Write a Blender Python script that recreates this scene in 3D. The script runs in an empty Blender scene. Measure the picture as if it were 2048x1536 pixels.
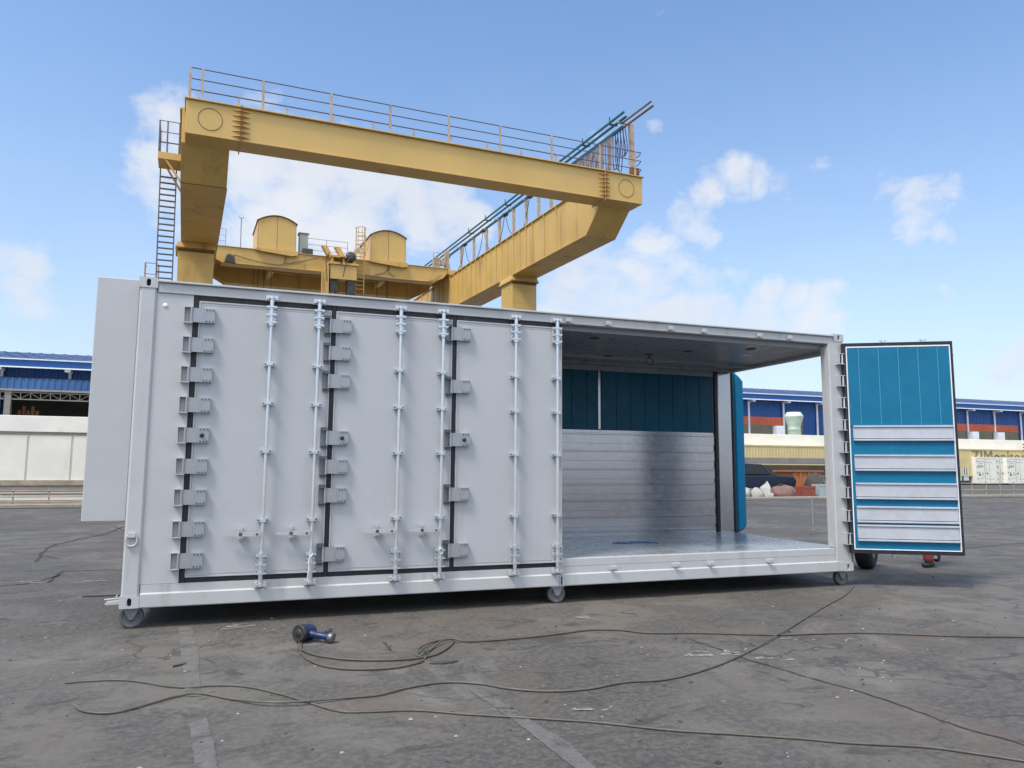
import bpy, bmesh, math, random
from mathutils import Vector, Matrix
random.seed(7)
C = bpy.context.scene.collection
PI = math.pi

# ------------------------------------------------------------------ helpers
class MB:
    """collects shapes, build() links them as ONE mesh object"""
    def __init__(s): s.v = []; s.f = []; s.sm = []; s.mi = []; s.cur = 0
    def add(s, vs, fs, smooth=False):
        b = len(s.v); s.v += [tuple(v) for v in vs]
        for f in fs: s.f.append([b+i for i in f]); s.sm.append(smooth); s.mi.append(s.cur)
        return s
    def box(s, x0, x1, y0, y1, z0, z1, M=None):
        vs = [Vector((x, y, z)) for z in (z0, z1) for y in (y0, y1) for x in (x0, x1)]
        if M is not None: vs = [M @ v for v in vs]
        return s.add(vs, [(0,2,3,1),(4,5,7,6),(0,1,5,4),(2,6,7,3),(0,4,6,2),(1,3,7,5)])
    def cyl(s, p0, p1, r, n=12, r2=None, cap=True):
        p0 = Vector(p0); p1 = Vector(p1); d = (p1-p0).normalized()
        a = d.orthogonal().normalized(); b = d.cross(a); r2 = r if r2 is None else r2
        vs = []
        for p, rr in ((p0, r), (p1, r2)):
            for i in range(n):
                t = 2*PI*i/n; vs.append(p + (a*math.cos(t)+b*math.sin(t))*rr)
        s.add(vs, [(i, (i+1) % n, n+(i+1) % n, n+i) for i in range(n)], n > 6)
        if cap: s.add(vs, [tuple(range(n))[::-1], tuple(range(n, 2*n))])
        return s
    def tube(s, pts, r, n=8, closed=False):
        pts = [Vector(p) for p in pts]; m = len(pts); vs = []; a = None
        for i in range(m):
            if closed: d = pts[(i+1) % m]-pts[i-1]
            else: d = pts[min(i+1, m-1)]-pts[max(i-1, 0)]
            d.normalize()
            a = d.orthogonal().normalized() if a is None else (a - d*a.dot(d)).normalized()
            b = d.cross(a)
            vs += [pts[i]+(a*math.cos(2*PI*k/n)+b*math.sin(2*PI*k/n))*r for k in range(n)]
        fs = []
        for i in range(m if closed else m-1):
            j = (i+1) % m
            fs += [(i*n+k, i*n+(k+1) % n, j*n+(k+1) % n, j*n+k) for k in range(n)]
        s.add(vs, fs, True)
        if not closed: s.add(vs[:n], [tuple(range(n))[::-1]]); s.add(vs[-n:], [tuple(range(n))])
        return s
    def lathe(s, o, axis, prof, n=20):
        o = Vector(o); d = Vector(axis).normalized(); a = d.orthogonal().normalized(); b = d.cross(a)
        vs = []
        for h, r in prof:
            vs += [o+d*h+(a*math.cos(2*PI*k/n)+b*math.sin(2*PI*k/n))*r for k in range(n)]
        m = len(prof)
        return s.add(vs, [(i*n+k, i*n+(k+1) % n, (i+1)*n+(k+1) % n, (i+1)*n+k) for i in range(m-1) for k in range(n)], True)
    def prism(s, poly, ax, a0, a1):
        """poly: 2d points, extruded along axis ax ('x': poly=(y,z); 'y': (x,z); 'z': (x,y))"""
        def P(p, a): return {'x': (a, p[0], p[1]), 'y': (p[0], a, p[1]), 'z': (p[0], p[1], a)}[ax]
        n = len(poly); vs = [P(p, a0) for p in poly]+[P(p, a1) for p in poly]
        s.add(vs, [(i, (i+1) % n, n+(i+1) % n, n+i) for i in range(n)]+[tuple(range(n))[::-1], tuple(range(n, 2*n))])
        return s
    def strip(s, pairs, z):
        """flat ribbon on the ground through (left, right) point pairs"""
        vs = []
        for a, b in pairs: vs += [(a[0], a[1], z), (b[0], b[1], z)]
        return s.add(vs, [(2*i, 2*i+1, 2*i+3, 2*i+2) for i in range(len(pairs)-1)])
    def corr(s, x0, x1, z0, z1, y, pitch, dep):
        """trapezoid-corrugated sheet facing -y"""
        n = max(1, round((x1-x0)/pitch)); p = (x1-x0)/n; xs = []
        for i in range(n):
            b = x0+i*p; xs += [(b, y), (b+p*.3, y), (b+p*.45, y+dep), (b+p*.85, y+dep)]
        xs.append((x1, y)); vs = []
        for x, yy in xs: vs += [(x, yy, z0), (x, yy, z1)]
        return s.add(vs, [(2*i, 2*i+2, 2*i+3, 2*i+1) for i in range(len(xs)-1)])
    def build(s, name, mat, parent=None, off=(0,0,0), xf=None, bevel=0, loc=None):
        off = Vector(off); me = bpy.data.meshes.new(name)
        vs = [Vector(v) for v in s.v]
        vs = [xf(v) for v in vs] if xf else [v-off for v in vs]
        me.from_pydata(vs, [], s.f); me.update()
        bm = bmesh.new(); bm.from_mesh(me)
        for f, sm, mi in zip(bm.faces, s.sm, s.mi): f.smooth = sm; f.material_index = mi
        if bevel:
            bmesh.ops.bevel(bm, geom=[e for e in bm.edges if not e.smooth or len(e.link_faces) == 2 and e.calc_face_angle(0) > .6], offset=bevel, segments=1, affect='EDGES')
        bmesh.ops.recalc_face_normals(bm, faces=bm.faces[:])
        bm.to_mesh(me); bm.free()
        o = bpy.data.objects.new(name, me); C.objects.link(o)
        me.materials.append(mat)
        if any(s.mi): me.materials.append(M['bolt'])
        if parent is not None: o.parent = parent
        if loc is not None: o.location = loc
        return o

def empty(name, loc=(0,0,0), rz=0):
    o = bpy.data.objects.new(name, None); C.objects.link(o); o.location = loc; o.rotation_euler = (0,0,rz)
    o.empty_display_size = .3
    return o
def tag(o, label=None, cat=None, group=None, kind=None):
    if label: o['label'] = label
    if cat: o['category'] = cat
    if group: o['group'] = group
    if kind: o['kind'] = kind
    return o
def dup(src, parent, loc, rz=None):
    c = src.copy(); C.objects.link(c); c.parent = parent; c.location = loc
    if rz is not None: c.rotation_euler = (0,0,rz)
    return c
def dup_tree(src, parent, loc):
    c = src.copy(); C.objects.link(c); c.parent = parent; c.location = loc
    for ch in list(src.children):
        d = ch.copy(); C.objects.link(d); d.parent = c
        for g in list(ch.children):
            e = g.copy(); C.objects.link(e); e.parent = d
    return c
def smooth_path(pts, k=4):
    """Catmull-Rom through 2d/3d points"""
    P = [Vector(p) for p in pts]; out = []
    for i in range(len(P)-1):
        a = P[max(i-1,0)]; b = P[i]; c = P[i+1]; d = P[min(i+2, len(P)-1)]
        for j in range(k):
            t = j/k
            out.append(.5*((2*b)+(c-a)*t+(2*a-5*b+4*c-d)*t*t+(3*b-a-3*c+d)*t**3))
    out.append(P[-1]); return out
def text_mesh(body, size, ext=.004):
    cu = bpy.data.curves.new('lettering', 'FONT'); cu.body = body; cu.size = size; cu.extrude = ext
    o = bpy.data.objects.new('lettering', cu); C.objects.link(o)
    dg = bpy.context.evaluated_depsgraph_get()
    me = bpy.data.meshes.new_from_object(o.evaluated_get(dg))
    mb = MB(); mb.add([tuple(v.co) for v in me.vertices], [tuple(p.vertices) for p in me.polygons])
    bpy.data.objects.remove(o); bpy.data.curves.remove(cu); bpy.data.meshes.remove(me)
    return mb

# ------------------------------------------------------------------ materials
class NT:
    def __init__(s, tree): s.t = tree; s.n = tree.nodes; s.l = tree.links
    def node(s, typ, **kw):
        n = s.n.new(typ)
        for k, v in kw.items():
            if k in n.inputs: 
                try: n.inputs[k].default_value = v
                except Exception: pass
            else: setattr(n, k, v)
        return n
    def link(s, a, b): s.l.new(a, b)
    def math(s, op, a, b=None, clamp=False):
        n = s.n.new('ShaderNodeMath'); n.operation = op; n.use_clamp = clamp
        for i, v in enumerate((a, b)):
            if v is None: continue
            if isinstance(v, (int, float)): n.inputs[i].default_value = v
            else: s.l.new(v, n.inputs[i])
        return n.outputs[0]
    def noise(s, vec, scale, detail=4, rough=.55, dist=0):
        n = s.n.new('ShaderNodeTexNoise'); n.inputs['Scale'].default_value = scale; n.inputs['Detail'].default_value = detail
        n.inputs['Roughness'].default_value = rough; n.inputs['Distortion'].default_value = dist
        s.l.new(vec, n.inputs['Vector']); return n.outputs['Fac']
    def ramp(s, fac, a, b, va=0., vb=1.):
        n = s.n.new('ShaderNodeMapRange'); n.clamp = True; n.interpolation_type = 'SMOOTHSTEP'
        s.l.new(fac, n.inputs['Value'])
        for k, v in (('From Min', a), ('From Max', b), ('To Min', va), ('To Max', vb)): n.inputs[k].default_value = v
        return n.outputs[0]
    def mix(s, fac, a, b, mode='MIX'):
        n = s.n.new('ShaderNodeMix'); n.data_type = 'RGBA'; n.blend_type = mode
        for sock, v in ((n.inputs[0], fac), (n.inputs[6], a), (n.inputs[7], b)):
            if isinstance(v, (int, float)): sock.default_value = v
            elif isinstance(v, tuple): sock.default_value = v if len(v) == 4 else (*v, 1)
            else: s.l.new(v, sock)
        return n.outputs[2]
    def mapping(s, vec, scale=(1,1,1), rot=(0,0,0)):
        n = s.n.new('ShaderNodeMapping'); n.inputs['Scale'].default_value = scale; n.inputs['Rotation'].default_value = rot
        s.l.new(vec, n.inputs['Vector']); return n.outputs[0]
    def bump(s, h, strength, dist=.01):
        n = s.n.new('ShaderNodeBump'); n.inputs['Strength'].default_value = strength; n.inputs['Distance'].default_value = dist
        s.l.new(h, n.inputs['Height']); return n.outputs[0]

def mat(name, col, rough=.5, metal=0., var=.1, nscale=3., dirt=None, dirt_amt=.0, dscale=2., streak=False, bump=0., bscale=60., bdist=.004, spec=None, rvar=.1):
    m = bpy.data.materials.new(name); m.use_nodes = True; t = NT(m.node_tree)
    bs = t.n['Principled BSDF']; tc = t.node('ShaderNodeTexCoord'); vec = tc.outputs['Object']
    n1 = t.noise(vec, nscale, 5, .6)
    dark = tuple(c*(1-var) for c in col); light = tuple(min(1, c*(1+var)) for c in col)
    c = t.mix(t.ramp(n1, .3, .7), dark, light)
    if dirt:
        v2 = t.mapping(vec, (1, 1, .12)) if streak else vec
        d = t.ramp(t.noise(v2, dscale, 7, .65, .3), .62-.25*dirt_amt, .80-.2*dirt_amt)
        d = t.math('MULTIPLY', d, min(1, .35+dirt_amt*.6))
        c = t.mix(d, c, dirt)
    t.link(c, bs.inputs['Base Color'])
    r = t.ramp(t.noise(vec, nscale*4, 4), .3, .7, max(.03, rough-rvar), min(1, rough+rvar)); t.link(r, bs.inputs['Roughness'])
    bs.inputs['Metallic'].default_value = metal
    if spec is not None: bs.inputs['Specular IOR Level'].default_value = spec
    if bump: t.link(t.bump(t.noise(vec, bscale, 4), bump, bdist), bs.inputs['Normal'])
    return m

M = {}
RUST = (.13, .055, .02)
M['paint'] = mat('white_grey_paint', (.445,.453,.467), .38, 0, .03, 1.2, (.33,.33,.32), .10, 3., True, .25, 9., .004)
M['frame_paint'] = mat('white_grey_frame_paint', (.455,.463,.473), .36, 0, .03, 2., (.27,.255,.235), .30, 4., True, .25, 14., .003)
M['skin_panel'] = mat('door_skin_paint', (.432,.443,.463), .33, 0, .025, .8, (.33,.325,.32), .20, 2.5, True, .28, 5., .006)
M['seam'] = mat('seam_groove', (.30,.31,.33), .6)
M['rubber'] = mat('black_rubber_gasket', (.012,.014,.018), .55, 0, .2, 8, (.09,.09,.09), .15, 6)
M['galv'] = mat('galvanised_steel', (.68,.70,.72), .32, .70, .04, 9, rvar=.03)
M['zinc_plate'] = mat('zinc_hinge_plate', (.33,.345,.365), .38, .35, .05, 8, (.25,.26,.27), .12, 12)
M['zinc_dark'] = mat('dark_zinc_bracket', (.20,.21,.22), .45, .7, .12, 10, RUST, .1, 15)
M['bolt'] = mat('bolt_steel', (.10,.105,.11), .4, .5, .2, 30)
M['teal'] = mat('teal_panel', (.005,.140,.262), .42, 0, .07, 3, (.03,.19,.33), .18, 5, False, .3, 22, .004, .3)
M['teal_shaded'] = mat('teal_wall_panel_shaded', (.003,.072,.125), .36, 0, .08, 2, (.004,.035,.07), .2, 3, False, .2, 20, .003, .2)  # darker copy of the door teal, interior shade put into the colour
M['teal_matt'] = mat('teal_matt_panel', (.008,.20,.37), .8, 0, .07, 3, spec=.05)
M['silver'] = mat('brushed_silver_sheet', (.55,.56,.61), .36, .35, .06, 5, (.40,.41,.46), .15, 9, False, .1, 40, rvar=.03)
M['silver_in'] = mat('silver_wall_sheet', (.44,.44,.475), .19, .85, .03, 3, (.36,.36,.40), .10, 4, False, .05, 30, rvar=.03)
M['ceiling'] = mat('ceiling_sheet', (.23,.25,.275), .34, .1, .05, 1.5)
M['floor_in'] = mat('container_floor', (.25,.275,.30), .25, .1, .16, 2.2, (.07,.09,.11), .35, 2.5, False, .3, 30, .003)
M['hole'] = mat('dark_hole', (.03,.032,.036), .7)
M['teal_joint'] = mat('pale_teal_joint', (.05,.27,.42), .4, 0, .05, 5)
M['wheel_pu'] = mat('grey_caster_wheel', (.10,.10,.105), .6, 0, .18, 14, (.05,.048,.045), .45, 12, False, .2, 60)
M['fork'] = mat('caster_fork_paint', (.22,.225,.24), .5, .2, .12, 12, RUST, .25, 14)
M['yellow'] = mat('crane_yellow_paint', (.585,.385,.122), .5, 0, .06, .5, (.30,.15,.045), .20, 1.1, True, .12, 6., .004)
M['yellow_dirty'] = mat('crane_yellow_streaked', (.565,.365,.110), .55, 0, .08, .8, (.22,.10,.03), .38, 1.6, True, .12, 6., .004)
M['rust'] = mat('rusty_seam', (.17,.075,.025), .75, 0, .3, 5)
M['rail_steel'] = mat('railing_steel', (.42,.33,.25), .55, .1, .2, 5, RUST, .25, 6)
M['rail_dark'] = mat('dark_rail_steel', (.12,.105,.12), .5, .3, .2, 5)
M['rail_teal'] = mat('teal_cable_rail', (.012,.12,.135), .45, .1, .15, 3)
M['cable'] = mat('grey_flat_cable', (.20,.17,.19), .6, 0, .3, 5)
M['cable_dark'] = mat('dark_blue_cable', (.025,.035,.09), .5, 0, .3, 5)
M['greybox'] = mat('grey_green_cabinet', (.40,.43,.40), .5, 0, .1, 4)
M['dark_mach'] = mat('dark_machinery', (.06,.055,.055), .6, .2, .3, 6)
M['roof_blue'] = mat('blue_roof_sheet', (.085,.13,.235), .5, 0, .12, .25, (.14,.18,.28), .25, .5)
M['wall_blue'] = mat('blue_wall_sheet', (.006,.068,.255), .5, 0, .1, .2)
M['fascia_blue'] = mat('faded_blue_fascia', (.03,.10,.26), .5, 0, .12, .5, (.14,.23,.36), .4, .6, True)
M['wall_red'] = mat('orange_red_wall_sheet', (.52,.105,.045), .55, 0, .1, .5)
M['wall_grey'] = mat('olive_grey_wall_sheet', (.16,.145,.10), .6, 0, .12, .6)
M['white_trim'] = mat('white_trim', (.72,.75,.80), .5, 0, .06, 2)
M['white_wall'] = mat('white_wall_paint', (.80,.78,.73), .6, 0, .05, .6, (.55,.47,.36), .22, .8, False, .15, 8)
M['cream_wall'] = mat('cream_wall_panel', (.78,.755,.69), .6, 0, .05, .6, (.50,.42,.32), .26, .9, True, .15, 8)
M['brown_edge'] = mat('brown_ledge', (.36,.29,.21), .7, 0, .2, 2)
M['cont_yellow'] = mat('yellow_container_paint', (.56,.46,.23), .55, 0, .07, 1, (.40,.31,.16), .25, 1, True)
M['cont_white'] = mat('white_container_paint', (.76,.75,.68), .5, 0, .05, 1.5, (.48,.42,.32), .15, 1.2, True)
M['ink'] = mat('dark_ink', (.02,.022,.035), .6)
M['ink_grey'] = mat('grey_ink', (.17,.15,.09), .6)
M['sticker'] = mat('yellow_sticker', (.55,.52,.20), .6)
M['green_fan'] = mat('pale_green_vent', (.30,.38,.31), .5, 0, .1, 3)
M['vent_cap'] = mat('pale_vent_cap', (.52,.58,.56), .5, 0, .08, 3)
M['kerb'] = mat('kerb_concrete', (.27,.245,.215), .85, 0, .15, 2, (.13,.11,.09), .3, 2, False, .4, 30)
M['car_blue'] = mat('dark_blue_car_paint', (.006,.014,.036), .3, 0, .08, 2)
M['glass'] = mat('dark_glass', (.02,.025,.03), .08)
M['tyre'] = mat('black_tyre_rubber', (.018,.018,.02), .75, 0, .25, 14)
M['rim'] = mat('steel_rim', (.30,.30,.31), .45, .6, .15, 10)
M['bag'] = mat('white_woven_bag', (.40,.385,.36), .85, 0, .12, 6, (.40,.36,.30), .35, 5, False, .6, 30, .02)
M['crate_red'] = mat('red_plastic_crate', (.27,.075,.05), .5, 0, .1, 5)
M['crate_pink'] = mat('faded_red_tarpaulin', (.20,.115,.10), .8, 0, .15, 6)
M['orange'] = mat('orange_paint', (.40,.14,.055), .55, 0, .1, 2, RUST, .2, 2)
M['bluewhite'] = mat('pale_blue_box', (.36,.42,.44), .5, 0, .08, 4)
M['steel_grey'] = mat('weathered_grey_steel', (.25,.235,.22), .6, .2, .12, 2, RUST, .15, 2)
M['dark_bay'] = mat('dark_shed_lining', (.055,.05,.042), .8, 0, .2, 1)
M['skin'] = mat('human_skin', (.36,.20,.135), .5, 0, .05, 8)
M['cloth_red'] = mat('red_work_trousers', (.22,.04,.03), .85, 0, .15, 10, None, 0, 1, False, .4, 60)
M['cloth_navy'] = mat('navy_work_jacket', (.03,.045,.09), .85, 0, .15, 10)
M['shoe'] = mat('black_work_shoe', (.015,.015,.016), .5)
M['hair'] = mat('black_hair', (.012,.010,.009), .5)
M['tool_blue'] = mat('blue_tool_paint', (.006,.022,.085), .40, 0, .12, 20, (.06,.06,.06), .2, 30)
M['tool_dark'] = mat('dark_tool_metal', (.05,.048,.045), .45, .6, .25, 30)
M['tool_steel'] = mat('steel_tool_fitting', (.17,.17,.17), .38, .7, .2, 40)
M['hose'] = mat('olive_brown_hose', (.102,.093,.073), .55, 0, .18, 8, (.05,.045,.04), .2, 12)
M['hose_red'] = mat('dusty_grey_brown_hose', (.092,.078,.060), .55, 0, .2, 6, (.17,.065,.04), .40, 1.2)
M['line'] = mat('worn_pale_line', (.155,.150,.142), .85, 0, .15, 9, (.105,.100,.093), .75, 9, False, .3, 60)
M['spill'] = mat('white_dried_spill', (.34,.33,.31), .8, 0, .15, 14, (.11,.105,.10), .6, 16)
def worn(m, lo, hi, scale, top):
    t = NT(m.node_tree); vec = t.node('ShaderNodeTexCoord').outputs['Object']
    a = t.math('MULTIPLY', t.ramp(t.noise(vec, scale, 7, .68, .4), lo, hi), top); t.link(a, t.n['Principled BSDF'].inputs['Alpha'])
worn(M['line'], .26, .54, 6, .85); worn(M['spill'], .38, .55, 18, .8)
M['crack'] = mat('crack_filler', (.035,.034,.035), .9, 0, .3, 10)
M['chip_light'] = mat('pale_chip', (.30,.29,.27), .8, 0, .25, 6)
M['chip_dark'] = mat('dark_chip', (.05,.047,.045), .85, 0, .3, 6)
M['plaster'] = mat('dark_flat_scrap', (.05,.05,.052), .8)
M['blue_rag'] = mat('blue_plastic_film', (.02,.07,.20), .4, 0, .2, 12)

def ground_material():
    m = bpy.data.materials.new('worn_concrete_yard'); m.use_nodes = True; t = NT(m.node_tree)
    bs = t.n['Principled BSDF']; vec = t.node('ShaderNodeTexCoord').outputs['Object']
    big = t.noise(vec, .35, 6, .6, .4); mid = t.noise(vec, 1.7, 6, .62, .5); fine = t.noise(vec, 22, 5, .7); grit = t.noise(vec, 120, 3, .7)
    c = t.mix(t.ramp(big, .40, .60), (.066,.062,.056), (.122,.113,.099))
    c = t.mix(t.math('MULTIPLY', t.ramp(mid, .44, .57), .70), c, (.060,.058,.057))
    c = t.mix(t.math('MULTIPLY', t.ramp(fine, .40, .64), .55), c, (.150,.139,.124))
    # reddish and bluish traffic film
    c = t.mix(t.math('MULTIPLY', t.ramp(t.noise(vec, .9, 5, .6, 1.), .50, .72), .55), c, (.118,.092,.076))
    # oil spots: dark patches of their own shape
    oil = t.ramp(t.noise(vec, 2.6, 7, .66, .8), .60, .72)
    oil = t.math('MULTIPLY', oil, t.ramp(t.noise(vec, .6, 3), .45, .62))
    c = t.mix(t.math('MULTIPLY', oil, .85), c, (.034,.034,.036))
    c = t.mix(t.math('MULTIPLY', t.ramp(t.noise(vec, 15, 6, .72, .6), .645, .685), .8), c, (.050,.048,.047))
    # scuffs dragged along the lane direction
    sv = t.mapping(vec, (1.4, 14, 1), (0,0,.25))
    sc = t.ramp(t.noise(sv, 1.6, 8, .74), .60, .67)
    c = t.mix(t.math('MULTIPLY', sc, .32), c, (.20,.19,.178))
    sm = t.ramp(t.noise(t.mapping(vec, (1,2.2,1), (0,0,-.3)), 1.5, 9, .70, 1.0), .55, .64)
    c = t.mix(t.math('MULTIPLY', sm, .75), c, (.050,.047,.046))
    lt = t.ramp(t.noise(t.mapping(vec, (1.2,1,1), (0,0,.5)), .8, 9, .72, .8), .56, .67)
    c = t.mix(t.math('MULTIPLY', lt, .6), c, (.172,.160,.143))
    # pale grit specks
    vo = t.node('ShaderNodeTexVoronoi'); vo.inputs['Scale'].default_value = 13; t.link(vec, vo.inputs['Vector'])
    sp = t.math('MULTIPLY', t.ramp(vo.outputs['Distance'], .16, .08), t.ramp(t.noise(vec, 1.1, 5, .7), .50, .68))
    c = t.mix(t.math('MULTIPLY', sp, .38), c, (.26,.25,.235))
    # hairline cracks
    wv = t.node('ShaderNodeVectorMath'); wv.operation = 'ADD'
    nz = t.n.new('ShaderNodeTexNoise'); nz.inputs['Scale'].default_value = 1.3; nz.inputs['Detail'].default_value = 6; t.link(vec, nz.inputs['Vector'])
    t.link(vec, wv.inputs[0]); t.link(nz.outputs['Color'], wv.inputs[1])
    ve = t.node('ShaderNodeTexVoronoi', feature='DISTANCE_TO_EDGE'); ve.inputs['Scale'].default_value = .32; t.link(wv.outputs[0], ve.inputs['Vector'])
    ck = t.math('MULTIPLY', t.ramp(ve.outputs['Distance'], .006, .001), t.ramp(t.noise(vec, .5, 3), .50, .58))
    c = t.mix(t.math('MULTIPLY', ck, .7), c, (.05,.048,.047))
    t.link(c, bs.inputs['Base Color'])
    t.link(t.ramp(mid, .3, .7, .62, .88), bs.inputs['Roughness'])
    bs.inputs['Specular IOR Level'].default_value = .35
    h = t.math('ADD', t.math('MULTIPLY', fine, .6), t.math('MULTIPLY', grit, .4))
    h = t.math('SUBTRACT', h, t.math('MULTIPLY', ck, .8))
    t.link(t.bump(h, .75, .010), bs.inputs['Normal'])
    return m
M['ground'] = ground_material()
# ------------------------------------------------------------------ ground
g = MB(); g.add([(-400,-60,0),(500,-60,0),(500,420,0),(-400,420,0)], [(0,1,2,3)])
tag(g.build('ground', M['ground']), kind='structure')

# ------------------------------------------------------------------ container
L, W, LIFT, TOP = 7.97, 2.44, .186, 3.086
OFF = Vector((L/2, W/2, 0))
box_root = empty('shipping_container', OFF)
tag(box_root, 'large white grey container on small casters with its right bay standing open', 'container')
def cb(mb, name, m, parent=None, bevel=0): return mb.build(name, M[m], parent or box_root, off=OFF, bevel=bevel)

def casting(x0, x1, y0, y1, z0, z1, fy, sgn):
    """corner casting: a box whose front face is pierced by a slot"""
    mb = MB(); n = 28; cx, cz = (x0+x1)/2, (z0+z1)/2; hw, hh = .018, .034
    outer = []; inner = []; back = []
    for i in range(n):
        a = 2*PI*(i+.5)/n; c, s = math.cos(a), math.sin(a)
        k = min((x1-x0)/2/max(abs(c),1e-6), (z1-z0)/2/max(abs(s),1e-6))
        outer.append((cx+c*k, fy, cz+s*k))
        ix, iz = c*hw, s*hw+(hh-hw)*(1 if s > 0 else -1)
        inner.append((cx+ix, fy, cz+iz)); back.append((cx+ix, fy+sgn*.05, cz+iz))
    mb.add(outer+inner+back, [(i, (i+1) % n, n+(i+1) % n, n+i) for i in range(n)]+[(n+i, n+(i+1) % n, 2*n+(i+1) % n, 2*n+i) for i in range(n)])
    ya, yb = sorted((fy+sgn*.0008, fy+sgn*abs(y1-y0)))
    # side, top, bottom and back faces
    mb.add([(x0,ya,z0),(x1,ya,z0),(x1,yb,z0),(x0,yb,z0),(x0,ya,z1),(x1,ya,z1),(x1,yb,z1),(x0,yb,z1)],
           [(0,1,2,3),(4,5,6,7),(0,3,7,4),(1,2,6,5)]+([(3,2,6,7)] if sgn > 0 else [(0,1,5,4)]))
    o = cb(mb, 'corner_casting', 'frame_paint')
    h = MB(); h.add(back, [tuple(range(n))]); cb(h, 'casting_slot', 'hole', o)
for x0, x1 in ((-.008,.147), (L-.155,L)):
    for z0, z1 in ((LIFT-.008,.282), (2.992,TOP)):
        casting(x0, x1, -.006, .165, z0, z1, -.006, 1)
        casting(x0, x1, W-.165, W+.006, z0, z1, W+.006, -1)

# corner posts (a folded profile: flat face with a rolled inner return)
def post(x0, x1, y0, y1):
    mb = MB(); r = .016
    P = [(x0+r,y0),(x1-r,y0),(x1,y0+r),(x1,y1-r),(x1-r,y1),(x0+r,y1),(x0,y1-r),(x0,y0+r)]
    mb.prism(P, 'z', .282, 2.992); return mb
cb(post(0, .140, 0, .15), 'corner_post', 'frame_paint')
cb(post(L-.24, L, 0, .13), 'corner_post', 'frame_paint')
cb(post(0, .14, W-.15, W), 'corner_post', 'frame_paint')
cb(post(L-.25, L, W-.13, W), 'corner_post', 'silver_in')  # darker finish than the other posts, its shade put into the colour
cb(MB().box(L-.30, L-.2515, W-.13, W-.03, .457, 2.89), 'wall_end_shade_strip', 'rubber')  # black strip painting the shade between rear wall and post
# thin folded return lip on the open right bay's jamb
cb(MB().box(L-.252, L-.2405, .012, .06, .46, 2.92).box(L-.262, L-.2525, .03, .11, .46, 2.92), 'jamb_lip', 'frame_paint')

# rails
def rails(y0, s):
    f = (lambda a: y0+s*a)
    def yb(a, b): return tuple(sorted((f(a), f(b))))
    top = MB(); 
    top.box(.148, L-.156, *yb(.004,.085), 2.957, 3.046)
    top.box(.148, L-.156, *yb(-.022,.12), 3.048, 3.066)             # overhanging top flange
    cb(top, 'top_rail', 'frame_paint', bevel=.003)
    bot = MB()
    z = lambda a: a
    xm0, xm1 = 4.083, 4.128
    for a, b in ((.148, xm0), (xm1, L-.156)):
        poly = [(f(.0),.178),(f(-.004),.186),(f(-.004),.290),(f(.012),.302),(f(.012),.372),(f(.10),.372),(f(.10),.178)]
        bot.prism(poly, 'x', a, b)
    cb(bot, 'bottom_rail', 'frame_paint')
rails(0, 1); rails(W, -1)
for x0 in (.02, L-.10):                                             # end rails
    cb(MB().box(x0, x0+.08, .15, W-.15, .178, .40), 'end_rail', 'frame_paint', bevel=.004)
    cb(MB().box(x0, x0+.08, .15, W-.15, 2.86, 3.05), 'end_header', 'frame_paint', bevel=.004)
# the higher sill of the open bay and the stub post that joins both rails
cb(MB().box(4.130, L-.242, .016, .11, .3735, .452), 'door_sill', 'frame_paint', bevel=.004)
mid = MB(); mid.box(4.086, 4.104, -.012, .06, .18, .62).box(4.1075, 4.128, -.008, .06, .18, .47)
cb(mid, 'joint_plate', 'frame_paint', bevel=.002)
cb(MB().box(4.097, 4.1135, -.014, -.0125, .195, .275), 'joint_slot', 'hole')

# left fixed side panel with its raised lower lip
cb(MB().box(.141, .447, .018, .06, .375, 2.955), 'side_panel', 'paint')
rv = MB(); rv.lathe((.213,.018,2.841), (0,-1,0), [(0,.022),(.005,.021),(.009,.012),(.010,0)], 16)
cb(rv, 'vent_stud', 'white_trim')
# roof, floor, walls
cb(MB().box(.03, L-.03, .088, W-.088, 2.985, 3.035), 'roof', 'frame_paint')
cl = MB(); cl.box(.06, L-.11, .10, W-.10, 2.90, 2.975)
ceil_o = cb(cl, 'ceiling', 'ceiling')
dl = MB()
for x, y in ((4.35,.62),(4.9,.35),(6.0,.72),(6.95,.38),(5.55,1.3)): dl.lathe((x,y,2.8985), (0,0,-1), [(0,.062),(.004,.060),(.006,.04),(.006,0)], 18)
for i, (x, y) in enumerate(((4.20,.78),(4.72,.42),(6.25,.86),(6.88,.40),(5.5,1.6))):
    d = MB(); d.lathe((x,y,2.8985), (0,0,-1), [(0,.062),(.004,.060),(.006,.04),(.006,0)], 18); cb(d, 'ceiling_hole_cover', 'hole')
for y in (1.62, 2.12): cb(MB().box(.07, L-.12, y, y+.05, 2.86, 2.899), 'ceiling_batten', 'ceiling')
hk = MB(); c0 = Vector((5.92,1.237,2.80))
hk.tube([c0+Vector((math.cos(a)*.05,.012*math.sin(a),math.sin(a)*.05)) for a in [2*PI*i/20 for i in range(20)]], .007, 6, True)
hk.cyl((5.92,1.237,2.90),(5.92,1.237,2.845),.012); hk.box(5.87,5.97,1.21,1.26,2.888,2.899)
cb(hk, 'ceiling_hook', 'dark_mach')
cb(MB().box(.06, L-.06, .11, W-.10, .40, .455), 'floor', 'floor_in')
cb(MB().box(.08, L-.252, W-.085, W-.02, .456, 2.898), 'rear_wall', 'paint')
up = MB()
for i in range(32):                                                 # teal wall boards, a groove between each
    a = .10+i*.236; b = min(a+.231, L-.305)
    if a < b-.02: up.box(a, b, W-.105, W-.087, 1.945, 2.80)
up_o = cb(up, 'upper_wall_lining', 'teal_shaded', bevel=.002)
cb(MB().box(5.70, 5.735, W-.1185, W-.1065, 1.955, 2.83), 'wall_joint_strip', 'silver_in')
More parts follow.
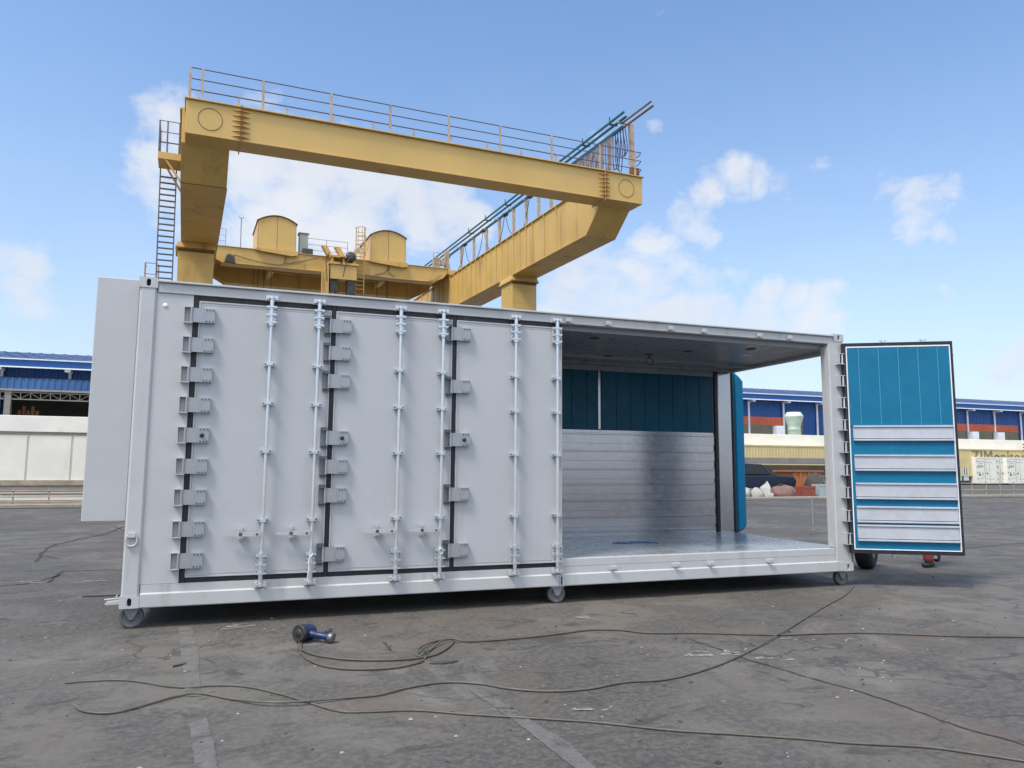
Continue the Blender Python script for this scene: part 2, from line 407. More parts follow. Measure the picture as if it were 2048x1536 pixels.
cb(MB().box(.10, L-.27, W-.103, W-.0865, 2.802, 2.897), 'wall_top_strip', 'ceiling')
lo = MB(); lo.box(.10, L-.305, W-.098, W-.087, .457, 1.94)
cb(lo, 'lower_wall_lining', 'silver_in')
for z in (1.88, 1.635, 1.375, 1.16, .93, .70, .50):
    cb(MB().box(.10, L-.307, W-.110, W-.0985, z, z+.022).box(.10, L-.307, W-.104, W-.0987, z-.13, z-.004), 'wall_slat', 'silver_in', bevel=.003)
cb(MB().box(.05, .075, .16, W-.16, .41, 2.85), 'end_wall', 'paint')
# dark floor stains with their own shapes (blue film left on the floor)
fl = MB(); pts = [(5.35,1.25),(5.55,1.18),(5.78,1.22),(5.95,1.12),(5.9,1.30),(5.72,1.42),(5.62,1.36),(5.45,1.40)]
fl.prism(pts, 'z', .4565, .463)
tag(fl.build('plastic_film', M['blue_rag']), 'scrap of blue plastic film lying on the container floor', 'plastic scrap')

# equipment cabinet that stands out past the left end
eq = MB(); eq.box(-.357, -.012, .10, 1.15, .912, 3.078)
cb(eq, 'end_cabinet', 'paint', bevel=.006)
# lashing ring on the left post
rg = MB(); rc = Vector((.060,-.018,.758))
prof = [(-.036,.032),(-.044,-.005),(-.032,-.040),(0,-.052),(.032,-.040),(.044,-.005),(.036,.032)]
rg.tube(smooth_path([(rc.x+a, rc.y, rc.z+b) for a, b in prof], 4), .0085, 8)
rg.cyl((rc.x-.042,-.016,rc.z+.036),(rc.x+.042,-.016,rc.z+.036),.0095,10).box(rc.x-.030,rc.x+.030,-.030,-.0005,rc.z+.022,rc.z+.060)
cb(rg, 'lashing_ring', 'frame_paint')
# tow lug and shackle at the lower left corner
tl = MB(); tl.prism([(-.009,.215),(-.11,.212),(-.125,.222),(-.11,.235),(-.009,.245)], 'y', .03, .09)
tl.tube([(-.01,.05,.262),(-.06,.05,.258),(-.13,.045,.255)], .007, 6).tube([(-.045,.05,.26),(-.038,.05,.275),(-.03,.05,.29)], .006, 6)
cb(tl, 'tow_lug', 'paint')
# fitting on the lower right corner
fr = MB(); fr.box(L+.0015, L+.012, .0, .17, .17, .42); cb(fr, 'corner_plate', 'steel_grey', bevel=.002)

# casters
def caster_parts():
    wh = MB(); wh.lathe((0,-.03,.095), (0,1,0), [(0,.03),(.004,.066),(0,.070),(-.002,.088),(.006,.095),(.054,.095),(.062,.088),(.060,.07),(.056,.066),(.060,.03)], 28)
    wh.lathe((0,-.034,.095), (0,1,0), [(0,0),(0,.022),(.004,.028),(.02,.03)], 16)
    fk = MB(); fk.box(-.075,.075,-.06,.06,.168,.178)
    for s in (-1, 1):
        ya, yb = sorted((s*.040, s*.046)); fk.prism([(-.062,.170),(.062,.170),(.020,.080),(0,.070),(-.020,.080)], 'y', ya, yb)
    fk.cyl((0,-.056,.095),(0,.056,.095),.012,10)
    for x in (-.06,.06):
        for y in (-.045,.045): fk.cyl((x,y,.160),(x,y,.169),.009,6)
    return wh, fk
wh, fk = caster_parts()
c0 = None
for x, y in ((.085,.09),(4.07,.06),(7.86,.10),(.085,W-.09),(4.07,W-.09),(7.86,W-.10)):
    if c0 is None:
        c0 = fk.build('caster', M['fork'], box_root, loc=Vector((x,y,0))-OFF)
        cw = wh.build('wheel', M['wheel_pu'], c0)
    else:
        c = dup(c0, box_root, Vector((x,y,0))-OFF); w = dup(cw, c, (0,0,0))

# ---- side doors
Z0, Z1 = .418, 2.905
def bolts(mb, spots, y, r=.0065, h=.006):
    mb.cur = 1
    for x, z in spots: mb.cyl((x,y,z),(x,y-h,z),r,8)
    mb.cur = 0
def leaf(x0, x1, y=.012):
    """skin panel + aluminium edge trim; x0..x1 outer edges"""
    d = MB(); d.box(x0+.016, x1-.016, y, y+.075, Z0+.016, Z1-.016)
    o = cb(d, 'side_door', 'skin_panel')
    t = MB()
    for a, b, c, e in ((x0,x1,Z0,Z0+.014),(x0,x1,Z1-.014,Z1),(x0,x0+.014,Z0+.0145,Z1-.0145),(x1-.014,x1,Z0+.0145,Z1-.0145)):
        t.box(a, b, y-.005, y+.07, c, e)
    cb(t, 'edge_trim', 'paint', o, bevel=.002)
    # the shallow pressed line inside the edge
    g = MB()
    for a, b, c, e in ((x0+.030,x1-.030,Z0+.030,Z0+.0335),(x0+.030,x1-.030,Z1-.0335,Z1-.030),(x0+.030,x0+.0335,Z0+.034,Z1-.034),(x1-.0335,x1-.030,Z0+.034,Z1-.034)):
        g.box(a, b, y-.0022, y-.0005, c, e)
    cb(g, 'pressed_line', 'paint', o)
    return o
def gasket(parent, x0, x1, z0, z1, y=.020): cb(MB().box(x0, x1, y, y+.06, z0, z1), 'gasket', 'rubber', parent, bevel=.003)
D = [leaf(.497, 1.686), leaf(1.731, 2.902), leaf(2.949, 4.122)]
gasket(D[0], .450, .4965, .374, 2.956); 
gasket(D[0], .497, 1.6865, .374, Z0-.0005); gasket(D[0], .497, 1.6865, Z1+.0005, 2.956)
gasket(D[1], 1.6875, 1.7302, .374, 2.956)
gasket(D[1], 1.7307, 2.9025, .374, Z0-.0005); gasket(D[1], 1.7307, 2.9025, Z1+.0005, 2.956)
gasket(D[2], 2.9035, 2.9482, .374, 2.956)
gasket(D[2], 2.949, 4.085, .374, Z0-.0005); gasket(D[2], 2.949, 4.124, Z1+.0005, 2.956)

# hinges, each copied from one prototype; origin at the knuckle
def hinge_parts(kind):
    p = MB(); h = .066
    p.box(.006, .106, -.031, -.025, -h, h).box(.1065, .198, -.033, -.025, -h, h)       # strap and its doubled end
    p.cyl((0,-.030,-h-.002),(0,-.030,h+.002),.011,10)
    p.box(.105, .198, -.0248, .0125, -h, h)
    bolts(p, [(x, z) for x in (.128,.155,.183) for z in (-.053,.053)], -.033)
    b = MB()
    if kind == 'welded':
        b.box(-.066, -.058, -.034, .0175, -.072, .072).box(-.0575, .012, -.040, .0175, .067, .075).box(-.0575, .012, -.040, .0175, -.075, -.067).box(-.0575, -.012, .008, .0175, -.0665, .0665)
    else:
        b.box(-.058, .008, -.014, .0065, .070, .100).box(-.058, .008, -.014, .0065, -.100, -.070).box(-.058, -.014, .001, .0065, -.0695, .0695)
        b.box(-.058,-.050,-.030,-.0145,.0695,.075).box(-.050,.012,-.042,-.0145,.070,.076).box(-.050,.012,-.042,-.0145,-.076,-.070)
        bolts(b, [(x, z) for x in (-.042,-.016) for z in (.088,-.088)], -.014, .008, .008)
    return p, b
proto = {}
def hinge(parent, kind, x, z, y=0, knob=False):
    loc = Vector((x,y,z))-OFF
    if kind not in proto:
        p, b = hinge_parts(kind)
        h = p.build('hinge', M['zinc_plate'], parent, loc=loc, bevel=0)
        # bracket rides with its hinge: same level, a part of the same door
        br = b.build('hinge_bracket', M['paint' if kind == 'welded' else 'zinc_dark'], parent, loc=loc)
        proto[kind] = (h, br)
    else:
        h = dup(proto[kind][0], parent, loc); dup(proto[kind][1], parent, loc)
    if knob:
        k = MB(); k.lathe((x+.140,y-.033,z), (0,-1,0), [(0,.020),(.012,.019),(.016,.014),(.017,0)], 16)
        cb(k, 'lock_plug', 'tool_dark', parent)
ZS = (2.764, 2.491, 2.219, 1.944, 1.672, 1.395, 1.121, .842, .568)
for i, z in enumerate(ZS): hinge(D[0], 'welded', .438, z, 0, i == 4)
for z in (2.752, 2.486, 2.214, 1.671, 1.398, 1.130, .584): hinge(D[1], 'bolted', 1.676, z, 0, z == 1.671)
for z in (2.755, 2.214, 1.676, 1.131, .582): hinge(D[2], 'bolted', 2.888, z, 0, z == 1.676)

# lock rods
ry = -.048
def rod(parent, x, with_handle):
    r = MB(); r.cyl((x,ry,.35),(x,ry,2.985),.0145,14)
    r.cyl((x,ry,2.735),(x,ry,2.955),.019,14).cyl((x,ry,2.708),(x,ry,2.735),.025,14)
    r.cyl((x,ry,.385),(x,ry,.60),.019,14).cyl((x,ry,.60),(x,ry,.625),.025,14)
    cb(r, 'lock_rod', 'galv', parent)
    for za, zb in ((2.725,2.905),(.420,.610)):                       # long bearing plates
        b = MB(); b.box(x-.042, x+.042, -.012, .0065, za, zb)
        for z in (za+.006, (za+zb)/2-.012, zb-.03): b.box(x-.046, x-.024, -.036, -.0125, z, z+.022).box(x+.024, x+.046, -.036, -.0125, z, z+.022).box(x-.046,x+.046,ry-.026,ry-.0225,z+.004,z+.018)
        bolts(b, [(x+sx*.036, z) for sx in (-1,1) for z in (za+.035, (za+zb)/2+.02, zb-.04)], -.036, .006)
        cb(b, 'rod_bearing', 'galv', parent)
    for z in (2.347, 1.982, 1.535, .908):                            # small guides
        b = MB(); b.box(x-.050, x+.050, -.020, .0065, z-.016, z+.016).box(x-.024, x+.024, ry-.0225, -.0205, z-.013, z+.013)
        bolts(b, [(x-.038,z),(x+.038,z)], -.020, .008, .008)
        cb(b, 'rod_guide', 'galv', parent)
    for z, s in ((2.975,1),(.334,-1)):                               # cams and keepers at both ends
        b = MB(); b.box(x-.052,x-.026,-.056,-.0065,z-.018,z+.020).box(x+.026,x+.052,-.056,-.0065,z-.018,z+.020).box(x-.056,x+.056,-.0062,.004,z-.024,z+.026)
        b.cyl((x,ry,z-.012),(x,ry,z+.016),.023,12).box(x-.035,x+.030,-.066,-.0565,z-.004,z+.008)
        cb(b, 'cam_keeper', 'galv', parent)
    if with_handle:
        z = .786; h = MB()
        h.box(x-.072, x-.012, ry-.018, ry+.012, z-.020, z+.022)
        h.prism([(x-.066,z-.017),(x-.066,z+.021),(x-.20,z+.023),(x-.235,z+.013),(x-.31,z+.015),(x-.318,z-.006),(x-.235,z-.014),(x-.19,z-.015)], 'y', ry-.020, ry+.006)
        h.cur = 1; h.cyl((x-.045,ry-.019,z),(x-.045,ry-.026,z),.011,8); h.box(x-.20,x-.172,ry-.024,ry-.0205,z-.012,z+.018); h.cur = 0
        cb(h, 'handle', 'galv', parent)
        c = MB(); c.box(x-.202, x-.168, -.012, .0115, z-.052, z+.060).box(x-.205, x-.165, ry-.020, -.0125, z-.032, z-.020)
        c.lathe((x-.186,-.012,z-.046),(0,-1,0),[(0,.016),(.008,.015),(.010,0)],12)
        c.prism([(x-.20,z+.042),(x-.168,z+.040),(x-.176,z+.064),(x-.200,z+.078),(x-.218,z+.060)], 'y', -.040, -.014)
        cb(c, 'handle_catch', 'galv', parent)
rod(D[0], 1.130, True); rod(D[0], 1.566, True); rod(D[1], 2.356, True); rod(D[1], 2.792, True)
rod(D[2], 3.575, False); rod(D[2], 4.046, False)
# cable ties looped round two of the rods
tie = MB(); tie.tube(smooth_path([(1.566+.018,-.078,.60),(1.56,-.082,.575),(1.545,-.08,.54),(1.548,-.082,.47),(1.540,-.08,.40),(1.548,-.078,.34)],4),.005,6).tube([(1.545,-.079,.605),(1.555,-.082,.575)],.004,6)
cb(tie, 'cable_tie', 'white_trim', D[0])
tie = MB(); tie.tube([(2.792+math.cos(a)*.022,-.08,.585+math.sin(a)*.026) for a in [2*PI*i/14 for i in range(14)]],.005,6,True).tube([(2.792,-.081,.56),(2.790,-.083,.45),(2.785,-.08,.34)],.005,6)
cb(tie, 'cable_tie', 'galv', D[1])

# keepers left on the rails of the open bay
for x in (4.194, 4.672, 5.469, 5.911, 6.690, 7.132):
    k = MB(); k.box(x-.030,x+.055,-.006,.0035,2.966,3.000).box(x-.030,x-.014,-.045,-.0065,2.972,3.012).box(x-.0135,x+.022,-.045,-.035,2.972,3.012)
    cb(k, 'rail_keeper', 'paint', bevel=.002)
for x in (4.713, 5.490, 5.939, 6.745):
    k = MB(); k.box(x-.040,x+.045,.002,.0115,.328,.362).box(x-.038,x-.020,-.040,.0015,.325,.366).box(x-.0195,x+.030,-.040,-.028,.328,.362)
    cb(k, 'rail_keeper', 'paint', bevel=.002)

# ---- the open leaf at the right: built flat, then turned about its hinge line
HX, HY, ANG, DW = 7.904, -.038, -.525, 1.263
RM = Matrix.Translation((HX,HY,0)) @ Matrix.Rotation(ANG, 4, 'Z')
def rx(v): return (RM @ v)-OFF
def dm(mb, name, m, parent, bevel=0): return mb.build(name, M[m], parent, xf=rx, bevel=bevel)
# local: x 0..DW along the leaf, -y = inner lining (towards the camera), +y = outer skin
OD = dm(MB().box(.022, DW-.022, .0, .068, .418, 2.935), 'open_side_door', 'skin_panel', box_root)
tag(OD, 'open door leaf with teal lining and silver slats')
gk = MB()
for a, b, c, d in ((0,DW,.396,.440),(0,DW,2.918,2.962),(0,.040,.4405,2.9175),(DW-.030,DW,.4405,2.9175)): gk.box(a, b, -.020, .055, c, d)
dm(gk, 'gasket', 'rubber', OD, .004)
tr = MB()
for a, b, c, d in ((.041,DW-.031,.441,.452),(.041,DW-.031,2.900,2.917),(.041,.054,.4525,2.8995),(DW-.044,DW-.031,.4525,2.8995)): tr.box(a, b, -.026, -.001, c, d)
dm(tr, 'inner_trim', 'white_trim', OD, .002)
ul = MB(); xs = [.0545, .185, .415, .640, .865, 1.085, DW-.0445]
for a, b in zip(xs, xs[1:]): ul.box(a+.001, b-.001, -.022, -.001, 1.938, 2.899)
for a in xs[1:-1]: dm(MB().box(a-.004, a+.004, -.026, -.0225, 1.94, 2.895), 'joint_strip', 'teal_joint', OD)
dm(ul, 'upper_lining', 'teal', OD, .002)
ll = MB(); ll.box(.0545, DW-.0445, -.012, -.001, .453, 1.930); dm(ll, 'lower_lining', 'teal', OD)
for z0, z1 in ((1.76,1.93),(1.395,1.575),(1.055,1.235),(.775,.955),(.555,.735)):
    s = MB(); xa, xb = .085, DW-.050
    z0 -= .010; z1 += .008
    s.box(xa, xb, -.030, -.0125, z0+.030, z1-.028)
    s.box(xa, xb, -.046, -.0125, z0, z0+.022).box(xa, xb, -.046, -.0125, z1-.024, z1-.002)
    dm(s, 'slat', 'silver', OD, .003)
st = MB(); st.box(DW-.049, DW-.0446, -.030, -.0125, .455, 1.93); dm(st, 'edge_strip', 'silver', OD)
for x in (.52, .98):
    r = MB(); r.cyl((x,.115,.36),(x,.115,3.02),.0165,12); r.box(x-.045,x+.045,.069,.112,2.70,2.88).box(x-.045,x+.045,.069,.112,.45,.62).cyl((x,.115,2.975),(x,.115,3.0),.026,10).box(x-.05,x+.04,.10,.125,3.0,3.012)
    r.cyl((x,.115,.345),(x,.115,.37),.026,10)
    dm(r, 'lock_rod', 'galv', OD)
dm(MB().box(DW-.05, DW+.045, .085, .10, 2.80, 2.815), 'handle', 'galv', OD)
for z in ZS:
    b = MB(); x = 7.868; h = .068
    b.box(x-.040,x-.034,-.075,-.0005,z-h,z+h).box(x-.0335,x+.040,-.075,-.0005,z+h-.007,z+h).box(x-.0335,x+.040,-.075,-.0005,z-h,z-h+.007).box(x-.0335,x+.03,-.008,-.0005,z-h+.0072,z+h-.0072)
    b.cyl((x+.016,-.058,z-h+.0074),(x+.016,-.058,z+h-.0074),.013,10)
    cb(b, 'hinge_bracket', 'galv', OD)

# ---- end door standing open at the far right corner
EM = Matrix.Translation((L+.075, W-.04, 0)) @ Matrix.Rotation(math.radians(47), 4, 'Z')
def ex_(v): return (EM @ v)-OFF
def em(mb, name, m, parent, bevel=0): return mb.build(name, M[m], parent, xf=ex_, bevel=bevel)
ED = em(MB().box(.02, 1.13, .0, .095, .43, 2.90), 'open_end_door', 'skin_panel', box_root)
g2 = MB()
for a, b, c, d in ((0,1.15,.41,.445),(0,1.15,2.89,2.925),(-.03,.10,.4455,2.8895),(1.11,1.15,.4455,2.8895)): g2.box(a, b, -.02, .105, c, d)
em(g2, 'gasket', 'rubber', ED, .003)
em(MB().box(.102, 1.105, -.055, -.001, .45, 2.885), 'inner_lining', 'teal_matt', ED, .012)
# ------------------------------------------------------------------ gantry crane
S = .70; ZB = 16.1
th, ta, tb = .072, -.016, .015
ex = Vector((math.cos(th), math.sin(th), 0)); ey = Vector((-math.sin(th), math.cos(th), 0)); ez = Vector((0,0,1))
ex2 = ex*math.cos(ta)-ez*math.sin(ta); ez2 = ez*math.cos(ta)+ex*math.sin(ta)
ey2 = ey*math.cos(tb)+ez2*math.sin(tb); ez3 = ez2*math.cos(tb)-ey*math.sin(tb)
CO = Vector((-.887, 13.19, 11.04))
R3 = Matrix((ex2, ey2, ez3)).transposed()
def crane_empty(name, lx, ly, lz):
    e = bpy.data.objects.new(name, None); C.objects.link(e)
    m = R3.to_4x4(); m.translation = CO + R3 @ (Vector((lx,ly,lz))*S); e.matrix_world = m
    e['_'] = 0; del e['_']
    return e, Vector((lx,ly,lz))
CR, CRo = crane_empty('gantry_crane', 10, 12, -ZB)
tag(CR, 'tall yellow gantry crane with railed cross beam and cable rails rising behind the white container', 'gantry crane')
def kb(mb, name, m, parent=None, bevel=0):
    return mb.build(name, M[m], parent or CR, xf=lambda v: (v-CRo)*S, bevel=bevel)

# front cross beam
b = MB(); b.box(-.05, 1.90, .0, 1.06, -1.30, 0).box(1.94, 18.22, .03, 1.03, -1.29, -.01).box(18.26, 20.36, .0, 1.06, -1.30, 0)
cbm = kb(b, 'cross_beam', 'yellow', bevel=.01)
fl = MB(); fl.box(-.10, 20.42, -.09, 1.14, .003, .045).box(-.02, 20.34, -.03, 1.09, -1.335, -1.303)
kb(fl, 'beam_flange', 'yellow', cbm)
for x in (1.92, 18.24):
    s = MB(); s.box(x-.018, x+.018, -.13, 1.19, -1.42, .06)
    for k in range(6):
        z = -1.16+k*.205
        s.prism([(x-.02,-.001),(x-.02,-.12),(x-.36,-.001)], 'z', z-.012, z+.012)
        s.prism([(x+.02,.029),(x+.36,.029),(x+.02,-.12)], 'z', z-.012, z+.012)
    kb(s, 'splice_plate', 'yellow_dirty', cbm)
    e = MB()
    for k in range(6): e.box(x-.35, x+.35, -.004, .0285, -1.16+k*.205-.05, -1.16+k*.205-.0135) if False else None
    e.box(x-.024, x+.024, -.136, -.131, -1.42, .05); kb(e, 'rust_seam', 'rust', cbm)
for x in (.81, 19.44):                                              # welded round inspection plates
    r = MB(); r.tube([(x+math.cos(a)*.43, -.004, -.66+math.sin(a)*.43) for a in [2*PI*i/40 for i in range(40)]], .012, 5, True)
    kb(r, 'round_cover', 'rust', cbm)

# main girders (goose neck at the front end)
YE = 46.
def girder(x0, x1, inner):
    prof = [(1.065,-1.31),(2.47,-2.43),(YE,-2.43),(YE,.07),(1.145,.07)]
    m = MB(); m.prism(prof, 'x', x0, x1); o = kb(m, 'girder', 'yellow_dirty', bevel=.008)
    f = MB(); f.box(x0-.09, x1+.09, 1.145, YE, .073, .123); f.box((x0+x1)/2-.05, (x0+x1)/2+.05, 2, YE, .126, .22)
    kb(f, 'top_flange', 'yellow_dirty', o)
    xs = x0 if inner < 0 else x1
    f2 = MB(); f2.box(*sorted((xs+inner*.002, xs+inner*.03)), 2.6, YE, -2.425, -2.385); kb(f2, 'bottom_lip', 'yellow', o)
    k = 0
    y = 5.6
    while y < YE-.5:                                                # web stiffeners, closer together over the leg
        r = MB(); d = .045 if 7 < y < 24 else .03
        top = .06; r.prism([(xs+inner*.002, y-.012),(xs+inner*d, y-.012),(xs+inner*d, y+.012),(xs+inner*.002, y+.012)], 'z', -2.36, top-.35)
        r.prism([(y-.014,.07),(y-.014,-.28),(y+.014,-.28),(y+.014,.07)], 'x', *sorted((xs+inner*.002, xs+inner*.10)))
        kb(r, 'web_stiffener', 'yellow', o)
        r2 = MB(); r2.box(*sorted((xs+inner*.0012, xs+inner*.006)), y+.02, y+.05+.02*(k % 3), -2.2+.25*(k % 4), -.30); kb(r2, 'rust_streak', 'rust', o)
        y += .92 if 7.5 < y < 26 else 1.5; k += 1
    for y in (3.4, 4.6):                                            # plate seams
        r = MB(); r.box(*sorted((xs+inner*.001, xs+inner*.006)), y, y+.02, -2.3, 0); kb(r, 'plate_seam', 'yellow_dirty', o)
    return o
GR = girder(18.571, 20.323, -1); GL = girder(-.181, 1.571, 1)
for s in (0.95, 1.7):
    pass
# neck seam on the left girder's underside
kb(MB().box(-.17, 1.56, 2.455, 2.50, -2.445, -2.4305), 'neck_seam', 'rust', GL)

# legs with flared collars, feet
def leg(x0, x1, y0, y1, zb):
    m = MB(); m.box(x0, x1, y0, y1, zb+.9, -2.80); o = kb(m, 'leg', 'yellow', bevel=.01)
    c = MB(); c.box(x0-.12, x1+.12, y0-.12, y1+.12, -2.797, -2.745); c.box(x0-.1, x1+.1, y0-.1, y1+.1, -2.742, -2.70)
    fl = [(x0-.10,y0-.10),(x1+.10,y0-.10),(x1+.10,y1+.10),(x0-.10,y1+.10)]; tp = [(x0-.02,y0-.02),(x1+.02,y0-.02),(x1+.02,y1+.02),(x0-.02,y1+.02)]
    c.add([(a,b_,-2.697) for a, b_ in fl]+[(a,b_,-2.434) for a, b_ in tp], [(0,1,5,4),(1,2,6,5),(2,3,7,6),(3,0,4,7),(0,1,2,3)])
    kb(c, 'leg_collar', 'yellow_dirty', o)
    e = MB(); e.box(x0-.13, x1+.13, y0-.13, y0-.121, -2.80, -2.765).box(x0-.01, x1+.01, y0-.006, y0-.001, -2.95, -2.80); kb(e, 'rust_seam', 'rust', o)
    r = MB()
    for z in (-3.4, -4.15, -5.2): r.box(x0-.004, x1+.004, y0-.004, y0-.0005, z, z+.025)
    r.box((x0+x1)/2-.012, (x0+x1)/2+.012, y0-.0045, y0-.0008, -5.6, -3.45); kb(r, 'plate_seam', 'yellow_dirty', o)
    ft = MB(); ft.box(x0-.5, x1+.5, y0-.3, y1+.3, zb+.35, zb+.88)
    for xx in (x0-.2, x1+.2): ft.cyl((xx,y0+.3,zb+.26),(xx,y1-.3,zb+.26),.26,16)
    kb(ft, 'leg_foot', 'dark_mach', o)
    return o
for yl, zz in ((11.6, -16.25), (38.5, -16.7)):
    leg(18.55, 20.2, yl, yl+1.75, zz-.1); leg(-.30, 1.42, yl, yl+1.75, zz+.35)
# motor and lamp at the left leg
mo = MB(); mo.lathe((1.0,11.45,-5.15),(0,-1,0),[(0,.30),(.02,.33),(.25,.30),(.3,.2),(.3,0)],18); mo.box(.65,1.35,11.25,11.59,-5.55,-5.42)
kb(mo, 'leg_motor', 'dark_mach')

# railing of the cross beam
def railing(name, posts, y, hts, top_x, mat_r='rail_dark', mat_p='rail_steel', zp=None, w=.035):
    r = MB()
    for h in hts: r.tube([(top_x[0], y, h), (top_x[1], y, h)], .022, 6)
    o = kb(r, name, mat_r)
    for x in posts: kb(MB().box(x-w, x+w, y-.03, y+.03, .046, zp or hts[0]+.01), 'railing_post', mat_p, o)
    return o
railing('front_railing', (.06,.50,2.71,5.35,7.81,10.41,12.85,15.44,18.03,20.0), .06, (1.29,.86,.43), (.05,20.35), w=.045)
railing('rear_railing', (1.86,3.73,5.61,7.31,9.11,10.86,12.61,14.32,16.14), 1.0, (.86,.43), (.05,18.3))
e = MB()
for h in (1.29,.86,.43): e.tube([(.06,.06,h),(.06,1.0,h)],.022,6)
for h in (1.29,.86,.43): e.tube([(20.35,.06,h),(20.5,.5,h),(20.35,1.0,h)],.022,6)
e.box(.03,.10,.95,1.02,.046,1.29).box(20.3,20.37,.95,1.02,.046,1.29); kb(e, 'end_railing', 'rail_dark')

# festoon: teal cable rails along the right girder, posts, cables
def fx(y): return 19.75+.0*y
cr_ = MB()
for x, z, y0 in ((19.60,3.36,.35),(19.74,3.16,.35),(19.90,2.92,.9)): cr_.box(x-.05, x+.05, y0, YE-4, z-.04-(.07 if z < 3 else 0), z+.04)
FR = kb(cr_, 'festoon_rail', 'rail_teal')
br = MB(); br.box(19.86, 19.94, -1.7, 1.0, 2.80, 2.86).box(19.76,19.83,-1.7,.9,2.99,3.05); kb(br, 'rail_extension', 'rust', FR)
for y in (1.6, 4.4, 8., 11.5, 15., 18.6, 22.): 
    t = MB(); t.box(19.5, 19.98, y-.06, y+.06, 3.22, 3.27).cyl((19.55,y,3.4),(19.55,y,3.62),.03,6); kb(t, 'rail_clamp', 'dark_mach', FR)
p = MB(); p.box(20.28, 20.48, .80, 1.02, .046, 3.05).box(19.6, 20.48, .86, .98, 3.052, 3.12); kb(p, 'end_post', 'rail_steel')
jb = MB(); jb.box(20.15, 20.62, .62, .79, .15, .75); kb(jb, 'junction_box', 'rust')
for y in (8.9, 10.6, 12.4, 14.4, 16.8, 19.2, 21.8, 24.6, 28., 32., 36.):
    p = MB(); p.box(19.82, 20.0, y-.06, y+.06, .126, 2.74).box(19.55, 19.98, y-.05, y+.05, 2.742, 2.80); kb(p, 'rail_post', 'rail_steel', FR)
# folded cable loops parked at the front end
rnd = random.Random(3)
for i in range(34):
    y = 1.9+i*.145; zl = .35+rnd.random()*.5; w = .14+rnd.random()*.12; x = 19.88
    pts = [(x, y, 2.84),(x+rnd.uniform(-.08,.08), y-.05, 1.9),(x+rnd.uniform(-.1,.1), y-.02, zl+.25),(x, y+w/2, zl),(x+rnd.uniform(-.1,.1), y+w, zl+.25),(x+rnd.uniform(-.08,.08), y+w+.04, 1.9),(x, y+w, 2.84)]
    kb(MB().tube(smooth_path(pts, 3), .032, 5), 'cable_loop', 'cable', FR)
for i in range(5):
    y = .75+i*.24; zl = .6+rnd.random()*.9
    pts = [(19.9,y,2.84),(19.9+rnd.uniform(-.1,.15),y-.1,1.7),(19.95,y+.05,zl),(19.9+rnd.uniform(-.1,.1),y+.2,1.5),(19.9,y+.16,2.84)]
    kb(MB().tube(smooth_path(pts, 4), .024, 5), 'cable_loop', 'cable_dark', FR)
for i in range(5):                                                 # far trolleys with slack loops
    y = 11.8+i*4.0
    pts = [(19.86,y,2.85),(19.86,y+.4,1.9),(19.86,y+1.0,1.05+.1*i),(19.86,y+2.2,.95),(19.86,y+3.2,1.5),(19.86,y+3.9,2.85)]
    kb(MB().tube(smooth_path(pts, 5), .024, 5), 'slack_cable', 'cable_dark', FR)
    kb(MB().box(19.70,20.02,y-.25,y+.2,2.75,2.865), 'cable_trolley', 'dark_mach', FR)

# side platform and ladder at the left girder
pl = MB(); pl.box(-1.15, -.183, 5.3, 6.6, -.50, -.20); PLT = kb(pl, 'access_platform', 'yellow')
r = MB()
for h in (1.22,.72,.26): r.tube([(-.20,5.33,h),(-1.12,5.33,h),(-1.12,6.57,h),(-.2,6.57,h)], .02, 6)
for x, y in ((-1.12,5.33),(-.80,5.33),(-.32,5.33),(-1.12,6.57),(-.3,6.57)): r.box(x-.03,x+.03,y-.03,y+.03,-.20,1.23)
kb(r, 'platform_railing', 'rail_dark', PLT)
for yy, zz in ((5.36,-1.45),(6.2,-1.6)): kb(MB().tube([(-.85,yy,-.5),(-.19,yy,zz)],.045,6), 'platform_brace', 'yellow', PLT)
ld = MB(); lx0, lx1, ly = -1.08, -.42, 6.75
for x in (lx0, lx1): ld.box(x-.025, x+.025, ly-.05, ly+.05, -9., .2)
LD = kb(ld, 'ladder', 'rail_dark')
for k in range(30):
    kb(MB().box(lx0+.026, lx1-.026, ly-.05, ly+.05, -.85-k*.275, -.80-k*.275), 'ladder_rung', 'rail_dark', LD)
lp = MB(); lp.box(-1.75, -.35, 10.4, 11.5, -5.75, -5.62); LP2 = kb(lp, 'lower_platform', 'yellow')
r = MB()
for h in (-4.0,-4.55,-5.1): r.tube([(-1.72,10.42,h),(-1.15,10.42,h)],.022,6)
for h in (-4.0,-4.6,-5.2): r.tube([(-1.72,10.42,h),(-1.72,11.4,h)],.022,6)
r.tube([(-1.72,10.42,-5.62),(-1.72,10.42,-4.02)],.04,6).tube([(-1.13,10.42,-5.62),(-1.13,10.42,-4.05)],.04,6)
kb(r, 'platform_railing', 'rail_steel', LP2)

